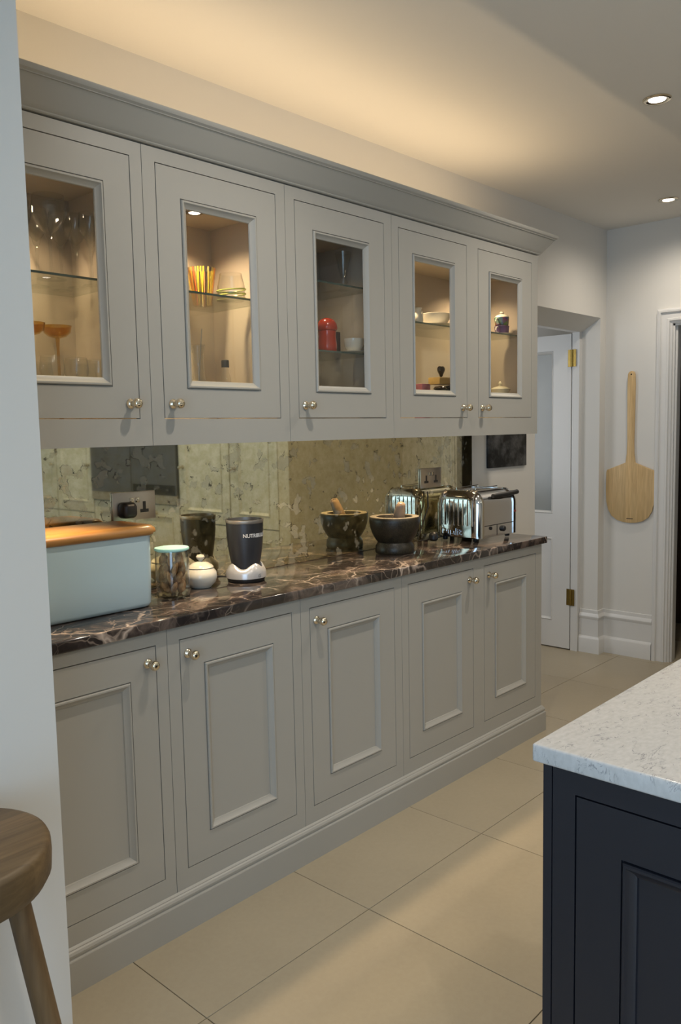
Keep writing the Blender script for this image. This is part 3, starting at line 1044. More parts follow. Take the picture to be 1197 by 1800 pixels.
for k in range(22):
    lay = k // 6
    a = (k % 6) * PI / 3 + lay * 0.6
    rr = R * 0.555
    L, Wd, Th = 0.046 + rnd.uniform(-.006, .010), 0.026, 0.016
    loops = []
    for q in range(7):
        f = -1 + 2 * q / 6
        w_ = Wd / 2 * math.sqrt(max(0.02, 1 - f * f))
        h_ = Th / 2 * math.sqrt(max(0.05, 1 - f * f))
        loops.append([(w_ * cx, h_ * cy, f * L / 2) for cx, cy in ((1, .35), (.5, 1), (-.6, .9), (-1, 0), (-.5, -.9), (.6, -.9))])
    o = MB().rings(loops, True, True, True).build('biscuit', 'biscuit_crumb', smooth=True, angle=60)
    o.rotation_euler = (rnd.uniform(-.45, .45), rnd.uniform(-.35, .35), a + rnd.uniform(-.5, .5))
    o.location = (jx + rr * math.cos(a), jy + rr * math.sin(a), TOP + 0.0305 + lay * 0.0285 + rnd.uniform(-0.002, 0.002))
    tag(o, 'brown oblong biscuit packed inside the glass storage jar', 'biscuit', 'biscuits in the glass jar')

# sugar bowl
pp = at_z(354, 1032, TOP)
px_, py_ = pp.x, pp.y
sc = scale_at((px_, py_, .96))
R = 28.5 * sc
t = thing('sugar_bowl', 'small round white china pot with knobbed lid beside the biscuit jar', 'pot', (px_, py_, TOP))
MB().lathe([(0, 0.001), (R * 0.62, 0.001), (R * 0.66, 0.004), (R * 0.90, 0.018), (R, 0.036), (R * 0.95, 0.052), (R * 0.80, 0.062), (R * 0.78, 0.064), (R * 0.74, 0.062), (R * 0.88, 0.045), (R * 0.8, 0.015), (0, 0.008)], (px_, py_, TOP), 36).build('bowl', 'china', t, smooth=True)
ld = MB().lathe([(0, 0.0645), (R * 0.76, 0.0645), (R * 0.80, 0.0665), (R * 0.72, 0.073), (R * 0.45, 0.082), (R * 0.16, 0.086), (0, 0.087)], (px_, py_, TOP), 36).build('lid', 'china', t, smooth=True)
MB().lathe([(0, 0.0868), (R * 0.13, 0.0868), (R * 0.13, 0.090), (R * 0.24, 0.095), (R * 0.27, 0.101), (R * 0.20, 0.107), (0, 0.109)], (px_, py_, TOP), 24).build('knob', 'china', ld, smooth=True)

# blender cup on its base
nb = at_z(433, 1020, TOP)
nx, ny = nb.x, nb.y
sc = scale_at((nx, ny, 1.0))
t = thing('blender', 'graphite blender cup on a silver base printed with white lettering', 'blender', (nx, ny, TOP))
RB, RC = 35.5 * sc, 33.0 * sc
seg = 64


def wavy(r, h, amp):
    return [(nx + r * math.cos(2 * PI * k / seg), ny + r * math.sin(2 * PI * k / seg), TOP + h + amp * math.cos(4 * (2 * PI * k / seg) + 0.35)) for k in range(seg)]


MB().lathe([(0, 0.001), (RB * 0.90, 0.001), (RB * 0.93, 0.008), (RB * 0.93, 0.012), (0, 0.012)], (nx, ny, TOP), 48).build('foot', 'black_plastic', t, smooth=True)
base = MB().rings([wavy(RB * 0.93, 0.012, 0), wavy(RB, 0.014, 0), wavy(RB, 0.030, 0), wavy(RB * 0.97, 0.040, 0.002), wavy(RB * 0.88, 0.052, 0.008), wavy(RB * 0.80, 0.055, 0.009), wavy(RB * 0.74, 0.050, 0.008), wavy(RB * 0.74, 0.014, 0)], True, True, True).build('motor_base', 'base_silver', t, smooth=True, angle=60)
HT = 0.211
prof = [(0.0, 0.036), (RC * 0.70, 0.036), (RC * 0.735, 0.050), (RC * 0.83, 0.084), (RC * 0.91, 0.118), (RC * 0.965, 0.156), (RC * 0.985, HT - 0.012), (RC * 0.90, HT - 0.012), (RC * 0.88, 0.12), (0, 0.10)]
cup = MB().lathe(prof, (nx, ny, TOP), 64).build('cup', 'cup_graphite', t, smooth=True)
MB().lathe([(RC * 0.985, HT - 0.0118), (RC * 1.0, HT - 0.010), (RC * 1.0, HT - 0.002), (RC * 0.985, HT), (RC * 0.93, HT), (RC * 0.92, HT - 0.010)] + [(RC * 0.985, HT - 0.0118)], (nx, ny, TOP), 64).build('rim', 'cup_rim', cup, smooth=True)
MB().lathe([(0, HT - 0.016), (RC * 0.895, HT - 0.016), (RC * 0.895, HT - 0.013), (RC * 0.5, HT - 0.011), (0, HT - 0.011)], (nx, ny, TOP), 48).build('cap', 'cup_rim', cup, smooth=True)
# lettering bent round the cup
view = math.atan2(CAM.y - ny, CAM.x - nx)
vs, fs = text_mesh('NUTRIBULLET', 0.0178, 0.0003, 0.95)


def rad_at(h):
    for (r0, h0), (r1, h1) in zip(prof[1:6], prof[2:7]):
        if h0 <= h <= h1:
            return r0 + (r1 - r0) * (h - h0) / (h1 - h0)
    return RC * 0.97


mbt = MB()
pts = []
for v in vs:
    h = 0.1535 + v.y
    r = rad_at(h) + 0.0004 + v.z
    a = view - 0.12 + v.x / (RC * 0.97)
    pts.append((nx + r * math.cos(a), ny + r * math.sin(a), TOP + h))
mbt.add(pts, fs)
mbt.build('lettering', 'print_white', cup)
vs, fs = text_mesh('G', 0.018, 0.0003, 1.0)
pts = []
for v in vs:
    a = view + 0.62 + v.x / RB
    r = RB + 0.0006 + v.z
    pts.append((nx + r * math.cos(a), ny + r * math.sin(a), TOP + 0.018 + v.y * 0.95))
MB().add(pts, fs).build('badge', 'print_grey', base)
MB().tube([(nx - RB * 0.9, ny + 0.03, TOP + 0.018), (nx - 0.09, ny + 0.05, TOP + 0.022), (nx - 0.14, -0.028, TOP + 0.012), (nx - 0.22, -0.020, TOP + 0.004), (1.42, -0.018, TOP + 0.004), (1.385, -0.018, TOP + 0.06), (1.392, -0.024, TOP + 0.20), (1.405, -0.034, TOP + 0.225)], 0.0026, 8).build('power_cord', 'black_plastic', t, smooth=True)

# mortar and pestle
mp = at_z(694, 971, TOP)
mx_, my_ = mp.x, mp.y
sc = scale_at((mx_, my_, 1.0))
R = 45.0 * sc
t = thing('mortar', 'dark stone mortar with pale rim on a waisted foot', 'mortar', (mx_, my_, TOP))
HM = 0.150
MB().lathe([(0, 0.001), (R * 0.74, 0.001), (R * 0.77, 0.008), (R * 0.75, 0.030), (R * 0.68, 0.042), (R * 0.665, 0.046), (R * 0.74, 0.056), (R * 0.86, 0.078), (R * 0.95, 0.105), (R * 0.99, 0.130), (R * 0.985, HM - 0.005), (R * 0.96, HM - 0.0012), (R * 0.70, HM - 0.0012), (R * 0.64, HM - 0.02), (R * 0.5, 0.095), (R * 0.25, 0.075), (0, 0.070)], (mx_, my_, TOP), 48).build('bowl', 'mortar_stone', t, smooth=True)
MB().lathe([(R * 0.96, HM - 0.0010), (R * 0.955, HM), (R * 0.72, HM), (R * 0.71, HM - 0.0010)], (mx_, my_, TOP), 48).build('rim', 'stone_rim', t, smooth=True)
tip = Vector((mx_ + 0.005, my_ - 0.005, TOP + 0.090))
end = at_y(706, 883, my_ - 0.05)
dirv = (end - tip)
ps = MB().tube([tip + dirv * f for f in (0.0, 0.03, 0.10, 0.3, 0.6, 0.85, 0.95, 1.0)], [0.008, 0.019, 0.0250, 0.0262, 0.0228, 0.0195, 0.0165, 0.008], 20)
tag(ps.build('pestle', 'pale_stone', smooth=True, origin=tuple(tip), angle=60), 'pale brown stone pestle leaning in the dark mortar', 'pestle')

# toaster
TX0, TX1, TY0, TY1 = 3.003, 3.340, -0.283, -0.040
t = thing('toaster', 'polished chrome toaster with ribbed end and black handles', 'toaster', ((TX0 + TX1) / 2, (TY0 + TY1) / 2, TOP))
ZT0, ZT1 = TOP + 0.017, TOP + 0.226


def toast_section(x, ins, ztop, zbot=ZT0, rr=0.062, n=8):
    y0, y1 = TY0 + ins, TY1 - ins
    pts = [(x, y0, zbot)]
    for k in range(n + 1):
        a = PI - PI / 2 * k / n
        pts.append((x, y0 + rr + rr * math.cos(a), ztop - rr + rr * math.sin(a)))
    for k in range(n + 1):
        a = PI / 2 - PI / 2 * k / n
        pts.append((x, y1 - rr + rr * math.cos(a), ztop - rr + rr * math.sin(a)))
    pts.append((x, y1, zbot))
    return pts


mid = MB()
mid.rings([toast_section(TX0 + 0.040, 0.004, ZT1 - 0.004), toast_section(TX1 - 0.055, 0.004, ZT1 - 0.004)], True, True, True)
body = mid.build('body', 'chrome', t, smooth=True, angle=35)


def end_casting(xa, xb, sgn):
    """domed end casting: xa is its inner plane, sgn the outward direction"""
    ln_ = abs(xb - xa)
    ls = []
    for f, ins, dz in ((0.0, 0.0, 0.0), (0.25, 0.0, 0.0), (0.55, 0.004, 0.005), (0.8, 0.014, 0.016), (0.94, 0.028, 0.030), (1.0, 0.045, 0.046)):
        ls.append(toast_section(xa + sgn * ln_ * f, ins, ZT1 - dz, ZT0 + (0.004 if f > 0.9 else 0), max(0.062 - ins * 0.4, 0.03)))
    mbx = MB()
    mbx.rings(ls, True, True, True)
    return mbx


e1 = end_casting(TX0 + 0.040, TX0, -1).build('ribbed_end', 'chrome', t, smooth=True, angle=50)
for k in range(8):
    y = TY0 + 0.038 + k * (TY1 - TY0 - 0.076) / 7
    rb = MB()
    rb.tube([(TX0 - 0.001, y, ZT0 + 0.055), (TX0 - 0.001, y, ZT1 - 0.060), (TX0 + 0.004, y, ZT1 - 0.040), (TX0 + 0.012, y, ZT1 - 0.022), (TX0 + 0.026, y, ZT1 - 0.006), (TX0 + 0.040, y, ZT1 - 0.001)], 0.0042, 8)
    rb.build('rib', 'chrome', e1, smooth=True)
    if k < 7:
        y2 = y + (TY1 - TY0 - 0.076) / 14
        MB().tube([(TX0 + 0.001, y2, ZT0 + 0.06), (TX0 + 0.001, y2, ZT1 - 0.058), (TX0 + 0.006, y2, ZT1 - 0.038), (TX0 + 0.016, y2, ZT1 - 0.018)], 0.0022, 6).build('groove', 'black_gloss', e1, smooth=True)
vs, fs = text_mesh('Dualit', 0.042, 0.0016, 1.05)
pts = [(TX0 - 0.0004 - v.z, TY1 - 0.038 - v.x, ZT0 + 0.012 + v.y) for v in vs]
MB().add(pts, fs).build('lettering', 'chrome', e1)
e2 = end_casting(TX1 - 0.055, TX1, 1).build('control_end', 'chrome', t, smooth=True, angle=50)
MB().lathe([(0, 0), (0.021, 0), (0.021, 0.006), (0.015, 0.008), (0.014, 0.024), (0, 0.025)], (TX1 - 0.001, TY0 + 0.062, ZT0 + 0.048), 24, 'X').build('timer_knob', 'black_plastic', e2, smooth=True)
MB().lathe([(0, 0), (0.010, 0), (0.009, 0.012), (0, 0.013)], (TX1 - 0.001, TY0 + 0.150, ZT0 + 0.045), 16, 'X').build('selector_knob', 'black_plastic', e2, smooth=True)
MB().box(TX1 - 0.048, TX1 - 0.034, TY0 - 0.0014, TY0 + 0.002, ZT0 + 0.098, ZT0 + 0.106).build('badge', 'print_red', e2)
# seams, crumb tray and knob on the flat side
sd = MB()
sd.box(TX0 + 0.044, TX1 - 0.058, TY0 + 0.0025, TY0 + 0.0045, ZT0 + 0.051, ZT0 + 0.054)
sd.box(TX0 + 0.148, TX0 + 0.1495, TY0 + 0.0025, TY0 + 0.0045, ZT0 + 0.004, ZT0 + 0.051)
sd.build('seam', 'groove_black', body)
MB().lathe([(0, 0), (0.013, 0), (0.013, 0.008), (0.010, 0.012), (0, 0.0125)], (TX0 + 0.195, TY0 + 0.004, ZT0 + 0.030), 20, 'Y').build('tray_knob', 'black_plastic', body, smooth=True)
MB().lathe([(0, 0), (0.008, 0), (0.007, 0.005), (0, 0.0055)], (TX0 + 0.095, TY0 + 0.004, ZT0 + 0.040), 16, 'Y').build('tray_button', 'black_plastic', body, smooth=True)
for k, y in enumerate((TY0 + 0.070, TY1 - 0.070)):
    MB().box(TX0 + 0.060, TX1 - 0.075, y - 0.014, y + 0.014, ZT1 - 0.0038, ZT1 - 0.003).build('slot', 'groove_black', body)
    MB().frame(0, 1, 0, 1, .1, .9, .1, .9, 0, 1)
    fr = MB()
    fr.box(TX0 + 0.055, TX1 - 0.070, y - 0.020, y - 0.015, ZT1 - 0.004, ZT1 + 0.002)
    fr.box(TX0 + 0.055, TX1 - 0.070, y + 0.015, y + 0.020, ZT1 - 0.004, ZT1 + 0.002)
    fr.build('slot_rim', 'chrome', body)
    # wire cage with a black handle reaching past one end
    w = MB()
    w.tube([(TX0 + 0.07, y - 0.004, ZT1 - 0.02), (TX0 + 0.07, y - 0.004, ZT1 + 0.008), (TX1 - 0.09, y - 0.004, ZT1 + 0.010), (TX1 - 0.09, y - 0.004, ZT1 - 0.02)], 0.002, 8)
    w.build('cage_wire', 'chrome', body, smooth=True)
    if k == 0:
        hp = [at_y(866, 872, -0.278), at_y(888, 869, -0.283), at_y(909, 864, -0.288)]
    else:
        hp = [(TX0 + 0.085, y, ZT1 + 0.010), (TX0 + 0.02, y + 0.006, ZT1 + 0.010), (TX0 - 0.045, y + 0.010, ZT1 + 0.008)]
    if k == 0:
        MB().tube(hp, [0.009, 0.013, 0.0105], 12).build('handle', 'black_plastic', body, smooth=True)
for x in (TX0 + 0.030, TX1 - 0.045):
    for y in (TY0 + 0.040, TY1 - 0.040):
        MB().lathe([(0, 0.0008), (0.010, 0.0008), (0.012, 0.004), (0.010, 0.0185), (0, 0.0185)], (x, y, TOP), 16).build('foot', 'black_plastic', t, smooth=True)
MB().tube([(TX0 + 0.02, TY1 - 0.05, TOP + 0.022), (TX0 - 0.02, TY1 - 0.02, TOP + 0.010), (TX0 - 0.07, -0.045, TOP + 0.005), (TX0 - 0.11, -0.030, TOP + 0.005), (TX0 - 0.09, -0.022, TOP + 0.03), (2.985, -0.020, TOP + 0.15), (2.985, -0.017, TOP + 0.22)], 0.003, 8).build('power_cord', 'black_plastic', t, smooth=True)
q = at_y(780, 935, -0.055)
MB().lathe([(0, 0.0), (0.015, 0.001), (0.021, 0.008), (0.021, 0.024), (0.016, 0.036), (0.008, 0.041), (0, 0.042)], (2.955, -0.070, TOP + 0.001), 20).build('cord_reel', 'black_plastic', t, smooth=True)


# sockets on the mirror
def socket(cx, cz, label, shift):
    t = thing('wall_socket', label, 'socket', (cx, -0.006, cz - 0.043))
    pl = MB().box(cx - 0.078, cx + 0.078, -0.0135, -0.0064, cz - 0.045, cz + 0.045).build('faceplate', 'brushed_steel', t, bevel=0.0015)
    for sx in (-1, 1):
        sw = MB().box(cx + sx * 0.0105 - 0.0075, cx + sx * 0.0105 + 0.0075, -0.0165, -0.0135, cz + 0.010, cz + 0.026)
        sw.build('switch', 'nickel', pl, bevel=0.001)
        hx = cx + sx * 0.036
        ho = MB()
        ho.box(hx - 0.004, hx + 0.004, -0.0141, -0.0134, cz - 0.004, cz + 0.010)
        ho.box(hx - 0.0155, hx - 0.0065, -0.0141, -0.0134, cz - 0.022, cz - 0.014)
        ho.box(hx + 0.0065, hx + 0.0155, -0.0141, -0.0134, cz - 0.022, cz - 0.014)
        ho.box(hx - 0.0155, hx + 0.0155, -0.0139, -0.0134, cz - 0.023, cz - 0.0125)
        ho.box(hx - 0.0055, hx + 0.0055, -0.0139, -0.0134, cz - 0.014, cz + 0.012)
        ho.build('socket_hole', 'black_plastic', pl)
    return t


socket(1.447, 1.198, 'brushed steel double wall socket holding a black plug above the bread bin', 0)
socket(3.018, 1.200, 'brushed steel double wall socket with nothing plugged in, behind the toaster', 0)
pg = MB()
lo = []
for yy, s_ in ((-0.0145, 0.92), (-0.018, 1.0), (-0.040, 0.98), (-0.050, 0.80), (-0.053, 0.5)):
    lo.append([(1.411 + x * s_, yy, 1.186 + z * s_) for x, z in rounded_rect(-0.026, 0.026, -0.024, 0.026, 0.014)])
pg.rings(lo, True, True, True)
tag(pg.build('power_plug', 'black_plastic', smooth=True, angle=50, origin=(1.411, -0.0145, 1.186)), 'black three-pin plug pushed into the steel socket above the bread bin', 'plug')

# chalkboard on the end wall
t = tag(MB().box(3.4995, 3.870, -0.012, -0.0004, 1.2205, 1.62).build('chalkboard', 'chalkboard_face', origin=(3.685, 0, 1.22), bevel=0.001), 'small black chalkboard with smudged chalk on the white wall behind the toaster', 'chalkboard')


# ------------------------------------------------------------------ glassware and china in the wall cabinets
def wine_glass(x, y, z, H, rb, label, group, mat='clear_glass', flare=0.86, name='wine_glass', bowl=0.45):
    hb = H * (1 - bowl)
    w = 0.0012
    pr = [(0, 0.0006), (rb * 0.80, 0.0006), (rb * 0.82, 0.002), (rb * 0.3, 0.004), (0.0052, 0.009), (0.0042, hb * 0.5), (0.0048, hb - 0.006), (0.009, hb)]
    for f in (0.15, 0.35, 0.6, 0.8, 1.0):
        rr = rb * (math.sin(min(1, f * 1.55) * PI / 2) if f < 0.65 else 1 - (1 - flare) * (f - 0.62) / 0.38)
        pr.append((max(rr, 0.01), hb + (H - hb) * f))
    inner = [(max(r - w, 0.002), h + (w if h < H else 0)) for r, h in reversed(pr[8:])]
    pr = pr + inner + [(0.0, hb + 0.006)]
    o = MB().lathe(pr, (x, y, z), 28).build(name, mat, smooth=True, origin=(x, y, z), angle=70)
    return tag(o, label, 'glass', group)


def tumbler(x, y, z, H, rt, rb, label, group, mat='clear_glass', name='tumbler'):
    pr = [(0, 0.0006), (rb * 0.92, 0.0006), (rb, 0.003), (rt, H), (rt - 0.0018, H), (rb - 0.002, 0.008), (0, 0.007)]
    o = MB().lathe(pr, (x, y, z), 32).build(name, mat, smooth=True, origin=(x, y, z), angle=70)
    return tag(o, label, 'glass', group)


def on_shelf(u, y, z):
    """where the sight line at pixel column u meets depth y"""
    p = at_y(u, 500, y)
    return p.x


S1 = 1.8312
G1 = 'clear stemmed glasses on the top shelf'
wine_glass(on_shelf(92, -0.205, S1), -0.205, S1, 0.215, 0.046, 'large clear wine glass with wide bowl on the glass shelf', G1, bowl=0.5)
for u, y, H, r in ((38, -0.145, 0.205, 0.034), (137, -0.13, 0.200, 0.034), (163, -0.19, 0.195, 0.032), (110, -0.065, 0.215, 0.034), (68, -0.085, 0.210, 0.034)):
    wine_glass(on_shelf(u, y, S1), y, S1, H, r, 'slim clear wine glass on the upper shelf among the stemmed glasses', G1)
Z0 = INT_FLOOR
for u, y in ((48, -0.145), (96, -0.125)):
    x = on_shelf(u, y, Z0)
    pr = [(0, 0.0006), (0.030, 0.0006), (0.031, 0.002), (0.008, 0.005), (0.0045, 0.012), (0.004, 0.20), (0.006, 0.228), (0.024, 0.233), (0.036, 0.243), (0.040, 0.262), (0.0385, 0.262), (0.034, 0.246), (0.022, 0.237), (0, 0.234)]
    tag(MB().lathe(pr, (x, y, Z0), 28).build('dessert_glass', 'amber_glass', smooth=True, origin=(x, y, Z0), angle=60), 'amber shallow bowl on a tall stem standing among clear tumblers', 'glass', 'amber stemmed bowls')
for u, y, H in ((84, -0.235, 0.168), (127, -0.215, 0.168), (166, -0.200, 0.168), (64, -0.07, 0.165), (146, -0.10, 0.165)):
    wine_glass(on_shelf(u, y, Z0), y, Z0, H, 0.033, 'short clear goblet on the cabinet floor beneath the stemmed glasses', 'clear goblets on the cabinet floor', name='goblet', bowl=0.55)

S2 = 1.8332
p = at_z(356, 538, S2)
tumbler(p.x, p.y, S2, 0.118, 25.5 * scale_at(p), 17 * scale_at(p), 'glass tumbler painted with yellow, orange and black vertical stripes', None, 'striped_glass', 'striped_tumbler')
p = at_z(407, 530, S2)
t = thing('ringed_glass', 'clear round glass bowl wound with lime green rings', 'glass', (p.x, p.y, S2))
sc = scale_at(p)
MB().lathe([(0, 0.0006), (22 * sc, 0.0006), (24 * sc, 0.01), (24 * sc, 0.045), (19 * sc, 0.085), (18.4 * sc, 0.085), (23 * sc, 0.045), (23 * sc, 0.012), (0, 0.006)], (p.x, p.y, S2), 32).build('bowl', 'clear_glass', t, smooth=True)
for h in (0.006, 0.020, 0.034):
    r0 = 25.0 * sc
    MB().tube([(p.x + r0 * math.cos(2 * PI * k / 32), p.y + r0 * math.sin(2 * PI * k / 32), S2 + h + 0.004 * math.cos(2 * PI * k / 32)) for k in range(33)], 0.0022, 6, False).build('green_ring', 'green_ring', t, smooth=True)
p = at_z(343, 690, Z0)
x, y = on_shelf(343, -0.17, Z0), -0.17
t = thing('carafe', 'tall clear glass carafe with a slim rod standing below the striped tumbler', 'glass', (x, y, Z0))
MB().lathe([(0, 0.0006), (0.030, 0.0006), (0.032, 0.006), (0.031, 0.08), (0.020, 0.14), (0.0175, 0.20), (0.024, 0.235), (0.0228, 0.235), (0.016, 0.20), (0.0185, 0.14), (0.0295, 0.08), (0.030, 0.008), (0, 0.006)], (x, y, Z0), 28).build('body', 'clear_glass', t, smooth=True)
MB().tube([(x - 0.012, y, Z0 + 0.010), (x + 0.016, y - 0.004, Z0 + 0.285)], 0.0016, 8).build('rod', 'print_grey', t, smooth=True)
x, y = on_shelf(391, -0.215, Z0), -0.215
t = thing('small_bottle', 'small clear bottle with black cap and purple label', 'bottle', (x, y, Z0))
MB().lathe([(0, 0.0006), (0.016, 0.0006), (0.017, 0.004), (0.017, 0.13), (0.011, 0.15), (0.010, 0.165), (0, 0.165)], (x, y, Z0), 24).build('body', 'clear_glass', t, smooth=True)
MB().lathe([(0, 0.1652), (0.0125, 0.1652), (0.0125, 0.186), (0.011, 0.188), (0, 0.188)], (x, y, Z0), 24).build('cap', 'black_plastic', t, smooth=True)
MB().lathe([(0.0175, 0.03), (0.0178, 0.031), (0.0178, 0.118), (0.0175, 0.119)], (x, y, Z0), 24).build('label', 'purple_print', t, smooth=True)

S3, S3b = 1.9262, 1.6962
x, y = on_shelf(604, -0.21, S3), -0.21
o = MB().lathe([(0, 0.0006), (0.022, 0.0006), (0.023, 0.003), (0.012, 0.010), (0.010, 0.020), (0.016, 0.028), (0.012, 0.040), (0.016, 0.07), (0.030, 0.135), (0.0288, 0.135), (0.0145, 0.07), (0.009, 0.046), (0, 0.044)], (x, y, S3), 28).build('flared_vase', 'clear_glass', smooth=True, origin=(x, y, S3), angle=60)
tag(o, 'clear flared footed glass vase standing alone on an upper shelf', 'vase')
x, y = on_shelf(573, -0.215, S3b), -0.215
t = thing('red_jar', 'glossy red ceramic jar with domed lid', 'jar', (x, y, S3b))
MB().lathe([(0, 0.0006), (0.030, 0.0006), (0.034, 0.005), (0.035, 0.03), (0.031, 0.06), (0.033, 0.078), (0.030, 0.079), (0, 0.079)], (x, y, S3b), 28).build('body', 'red_glaze', t, smooth=True)
MB().lathe([(0, 0.0795), (0.034, 0.0795), (0.038, 0.086), (0.036, 0.102), (0.027, 0.116), (0.013, 0.123), (0, 0.125)], (x, y, S3b), 28).build('lid', 'red_glaze', t, smooth=True)
x = on_shelf(594, -0.115, S3b)
tag(MB().box(x - 0.030, x + 0.026, -0.125, -0.105, S3b + 0.0004, S3b + 0.096).build('card_box', 'dark_card', origin=(x, -0.115, S3b), bevel=0.001), 'dark maroon card box leaning behind the white cup', 'box')
x, y = on_shelf(620, -0.238, S3b), -0.238
tag(MB().lathe([(0, 0.0006), (0.028, 0.0006), (0.030, 0.003), (0.056, 0.009), (0.0565, 0.0105), (0.030, 0.006), (0, 0.005)], (x, y, S3b), 36).build('saucer', 'china', smooth=True, origin=(x, y, S3b)), 'white china saucer under a plain teacup', 'saucer')
t = thing('teacup', 'plain white china teacup on a saucer by the red jar', 'cup', (x, y, S3b + 0.0066))
MB().lathe([(0, 0.0006), (0.020, 0.0006), (0.024, 0.004), (0.034, 0.022), (0.038, 0.050), (0.0365, 0.050), (0.032, 0.022), (0.02, 0.006), (0, 0.005)], (x, y, S3b + 0.0066), 32).build('bowl', 'china', t, smooth=True)
MB().tube([(x + 0.034, y, S3b + 0.048), (x + 0.052, y, S3b + 0.046), (x + 0.056, y, S3b + 0.034), (x + 0.046, y, S3b + 0.022), (x + 0.031, y, S3b + 0.020)], 0.003, 8).build('handle', 'china', t, smooth=True)

S4 = 1.8342
x, y = on_shelf(762, -0.20, S4), -0.20
tag(MB().lathe([(0, 0.0006), (0.045, 0.0006), (0.05, 0.003), (0.092, 0.012), (0.0925, 0.0135), (0.05, 0.0065), (0, 0.005)], (x, y, S4), 40).build('plate', 'china', smooth=True, origin=(x, y, S4)), 'white china plate under the shallow bowl', 'plate')
t = thing('serving_bowl', 'shallow white china bowl on a white plate', 'bowl', (x, y, S4 + 0.0068))
MB().lathe([(0, 0.0006), (0.040, 0.0006), (0.045, 0.003), (0.060, 0.022), (0.072, 0.050), (0.070, 0.051), (0.057, 0.023), (0.04, 0.007), (0, 0.006)], (x, y, S4 + 0.0068), 40).build('bowl', 'china', t, smooth=True)
x, y = on_shelf(733, -0.225, S4), -0.225
t = thing('cream_jug', 'small white china jug beside the shallow bowl', 'jug', (x, y, S4))
MB().lathe([(0, 0.0006), (0.017, 0.0006), (0.022, 0.006), (0.024, 0.025), (0.018, 0.045), (0.015, 0.055), (0.020, 0.068), (0.0185, 0.068), (0.0135, 0.055), (0.0, 0.045)], (x, y, S4), 28).build('body', 'china', t, smooth=True)
MB().tube([(x + 0.018, y, S4 + 0.062), (x + 0.032, y, S4 + 0.058), (x + 0.034, y, S4 + 0.040), (x + 0.022, y, S4 + 0.028)], 0.003, 8).build('handle', 'china', t, smooth=True)
# ornaments below
x, y = on_shelf(775, -0.20, Z0), -0.20
zb = 1.606
tag(MB().box(x - 0.055, x + 0.060, y - 0.03, y + 0.03, zb, zb + 0.030).build('wood_block', 'block_wood', origin=(x, y, zb), bevel=0.003), 'small pale wooden block carrying the black heart', 'block')
hs = []
for k in range(28):
    a = 2 * PI * k / 28
    hs.append((0.0155 * 16 * math.sin(a) ** 3 / 16 * 1.35, (13 * math.cos(a) - 5 * math.cos(2 * a) - 2 * math.cos(3 * a) - math.cos(4 * a)) / 16 * 0.026))
lo = []
for yy, s_ in ((-0.010, 0.55), (-0.008, 0.85), (0.0, 1.0), (0.008, 0.85), (0.010, 0.55)):
    lo.append([(x - 0.004 + hx * s_, y + yy, zb + 0.030 + 0.029 + hz * s_) for hx, hz in hs])
tag(MB().rings(lo, True, True, True).build('heart_ornament', 'heart_black', smooth=True, origin=(x, y, zb + 0.03), angle=60), 'glossy black heart ornament standing on a wooden block', 'ornament')
tag(MB().box(x - 0.075, x + 0.075, y - 0.055, y + 0.055, Z0 + 0.0004, Z0 + 0.118).build('gift_box', 'blue_grey_card', origin=(x, y, Z0), bevel=0.002), 'grey box on the cabinet floor under the black pebbles', 'box')
for k, (dx, dy, r) in enumerate(((-0.040, -0.02, 0.030), (0.030, -0.018, 0.036))):
    lo = MB().lathe([(0, -0.55 * r * 0.42 / 0.42 * 0.42), (r * 0.7, -r * 0.17), (r, 0.0), (r * 0.7, r * 0.30), (0, r * 0.42)], (x + dx, y + dy, Z0 + 0.1186 + r * 0.235), 20)
    tag(lo.build('pebble', 'heart_black', smooth=True, origin=(x + dx, y + dy, Z0 + 0.1186), angle=80), 'dark rounded polished pebble lying before the wooden block', 'pebble', 'dark pebbles under the heart ornament')
x, y = on_shelf(741, -0.24, Z0), -0.24
tag(MB().box(x - 0.030, x + 0.026, y - 0.02, y + 0.02, Z0 + 0.0004, Z0 + 0.140).build('printed_tin', 'pink_tray', origin=(x, y, Z0), bevel=0.002), 'upright pinkish printed tin on the cabinet floor near the pebbles', 'tin')

x, y = on_shelf(882, -0.235, S4), -0.235
tag(MB().lathe([(0, 0.0006), (0.026, 0.0006), (0.030, 0.003), (0.048, 0.009), (0.0485, 0.0105), (0.03, 0.006), (0, 0.005)], (x, y, S4), 32).build('saucer', 'china', smooth=True, origin=(x, y, S4)), 'white saucer under the stacked patterned cups', 'saucer')
z = S4 + 0.0066
for k, lab in enumerate(('purple and red patterned cup at the foot of the stack', 'green and yellow patterned cup with white lid, topmost of the stack')):
    t = thing('patterned_cup', lab, 'cup', (x, y, z))
    MB().lathe([(0, 0.0006), (0.026, 0.0006), (0.030, 0.004), (0.0335, 0.036), (0.032, 0.0375), (0.028, 0.034), (0, 0.034)], (x, y, z), 32).build('body', 'patterned_china' if k else 'purple_print', t, smooth=True)
    MB().tube([(x - 0.031, y, z + 0.032), (x - 0.047, y, z + 0.030), (x - 0.050, y, z + 0.018), (x - 0.044, y, z + 0.008), (x - 0.030, y, z + 0.008)], 0.003, 8).build('handle', 'china', t, smooth=True)
    if k:
        ld = MB().lathe([(0, 0.0378), (0.033, 0.0378), (0.030, 0.044), (0.018, 0.050), (0.007, 0.053), (0.010, 0.058), (0.008, 0.063), (0, 0.065)], (x, y, z), 28).build('lid', 'china', t, smooth=True)
    z += 0.0378
x, y = on_shelf(879, -0.235, Z0), -0.235
tag(MB().box(x - 0.06, x + 0.045, y - 0.045, y + 0.045, Z0 + 0.0004, Z0 + 0.106).build('china_box', 'china', origin=(x, y, Z0), bevel=0.003), 'plain pale box under the lidded china dish', 'box')
z = Z0 + 0.1068
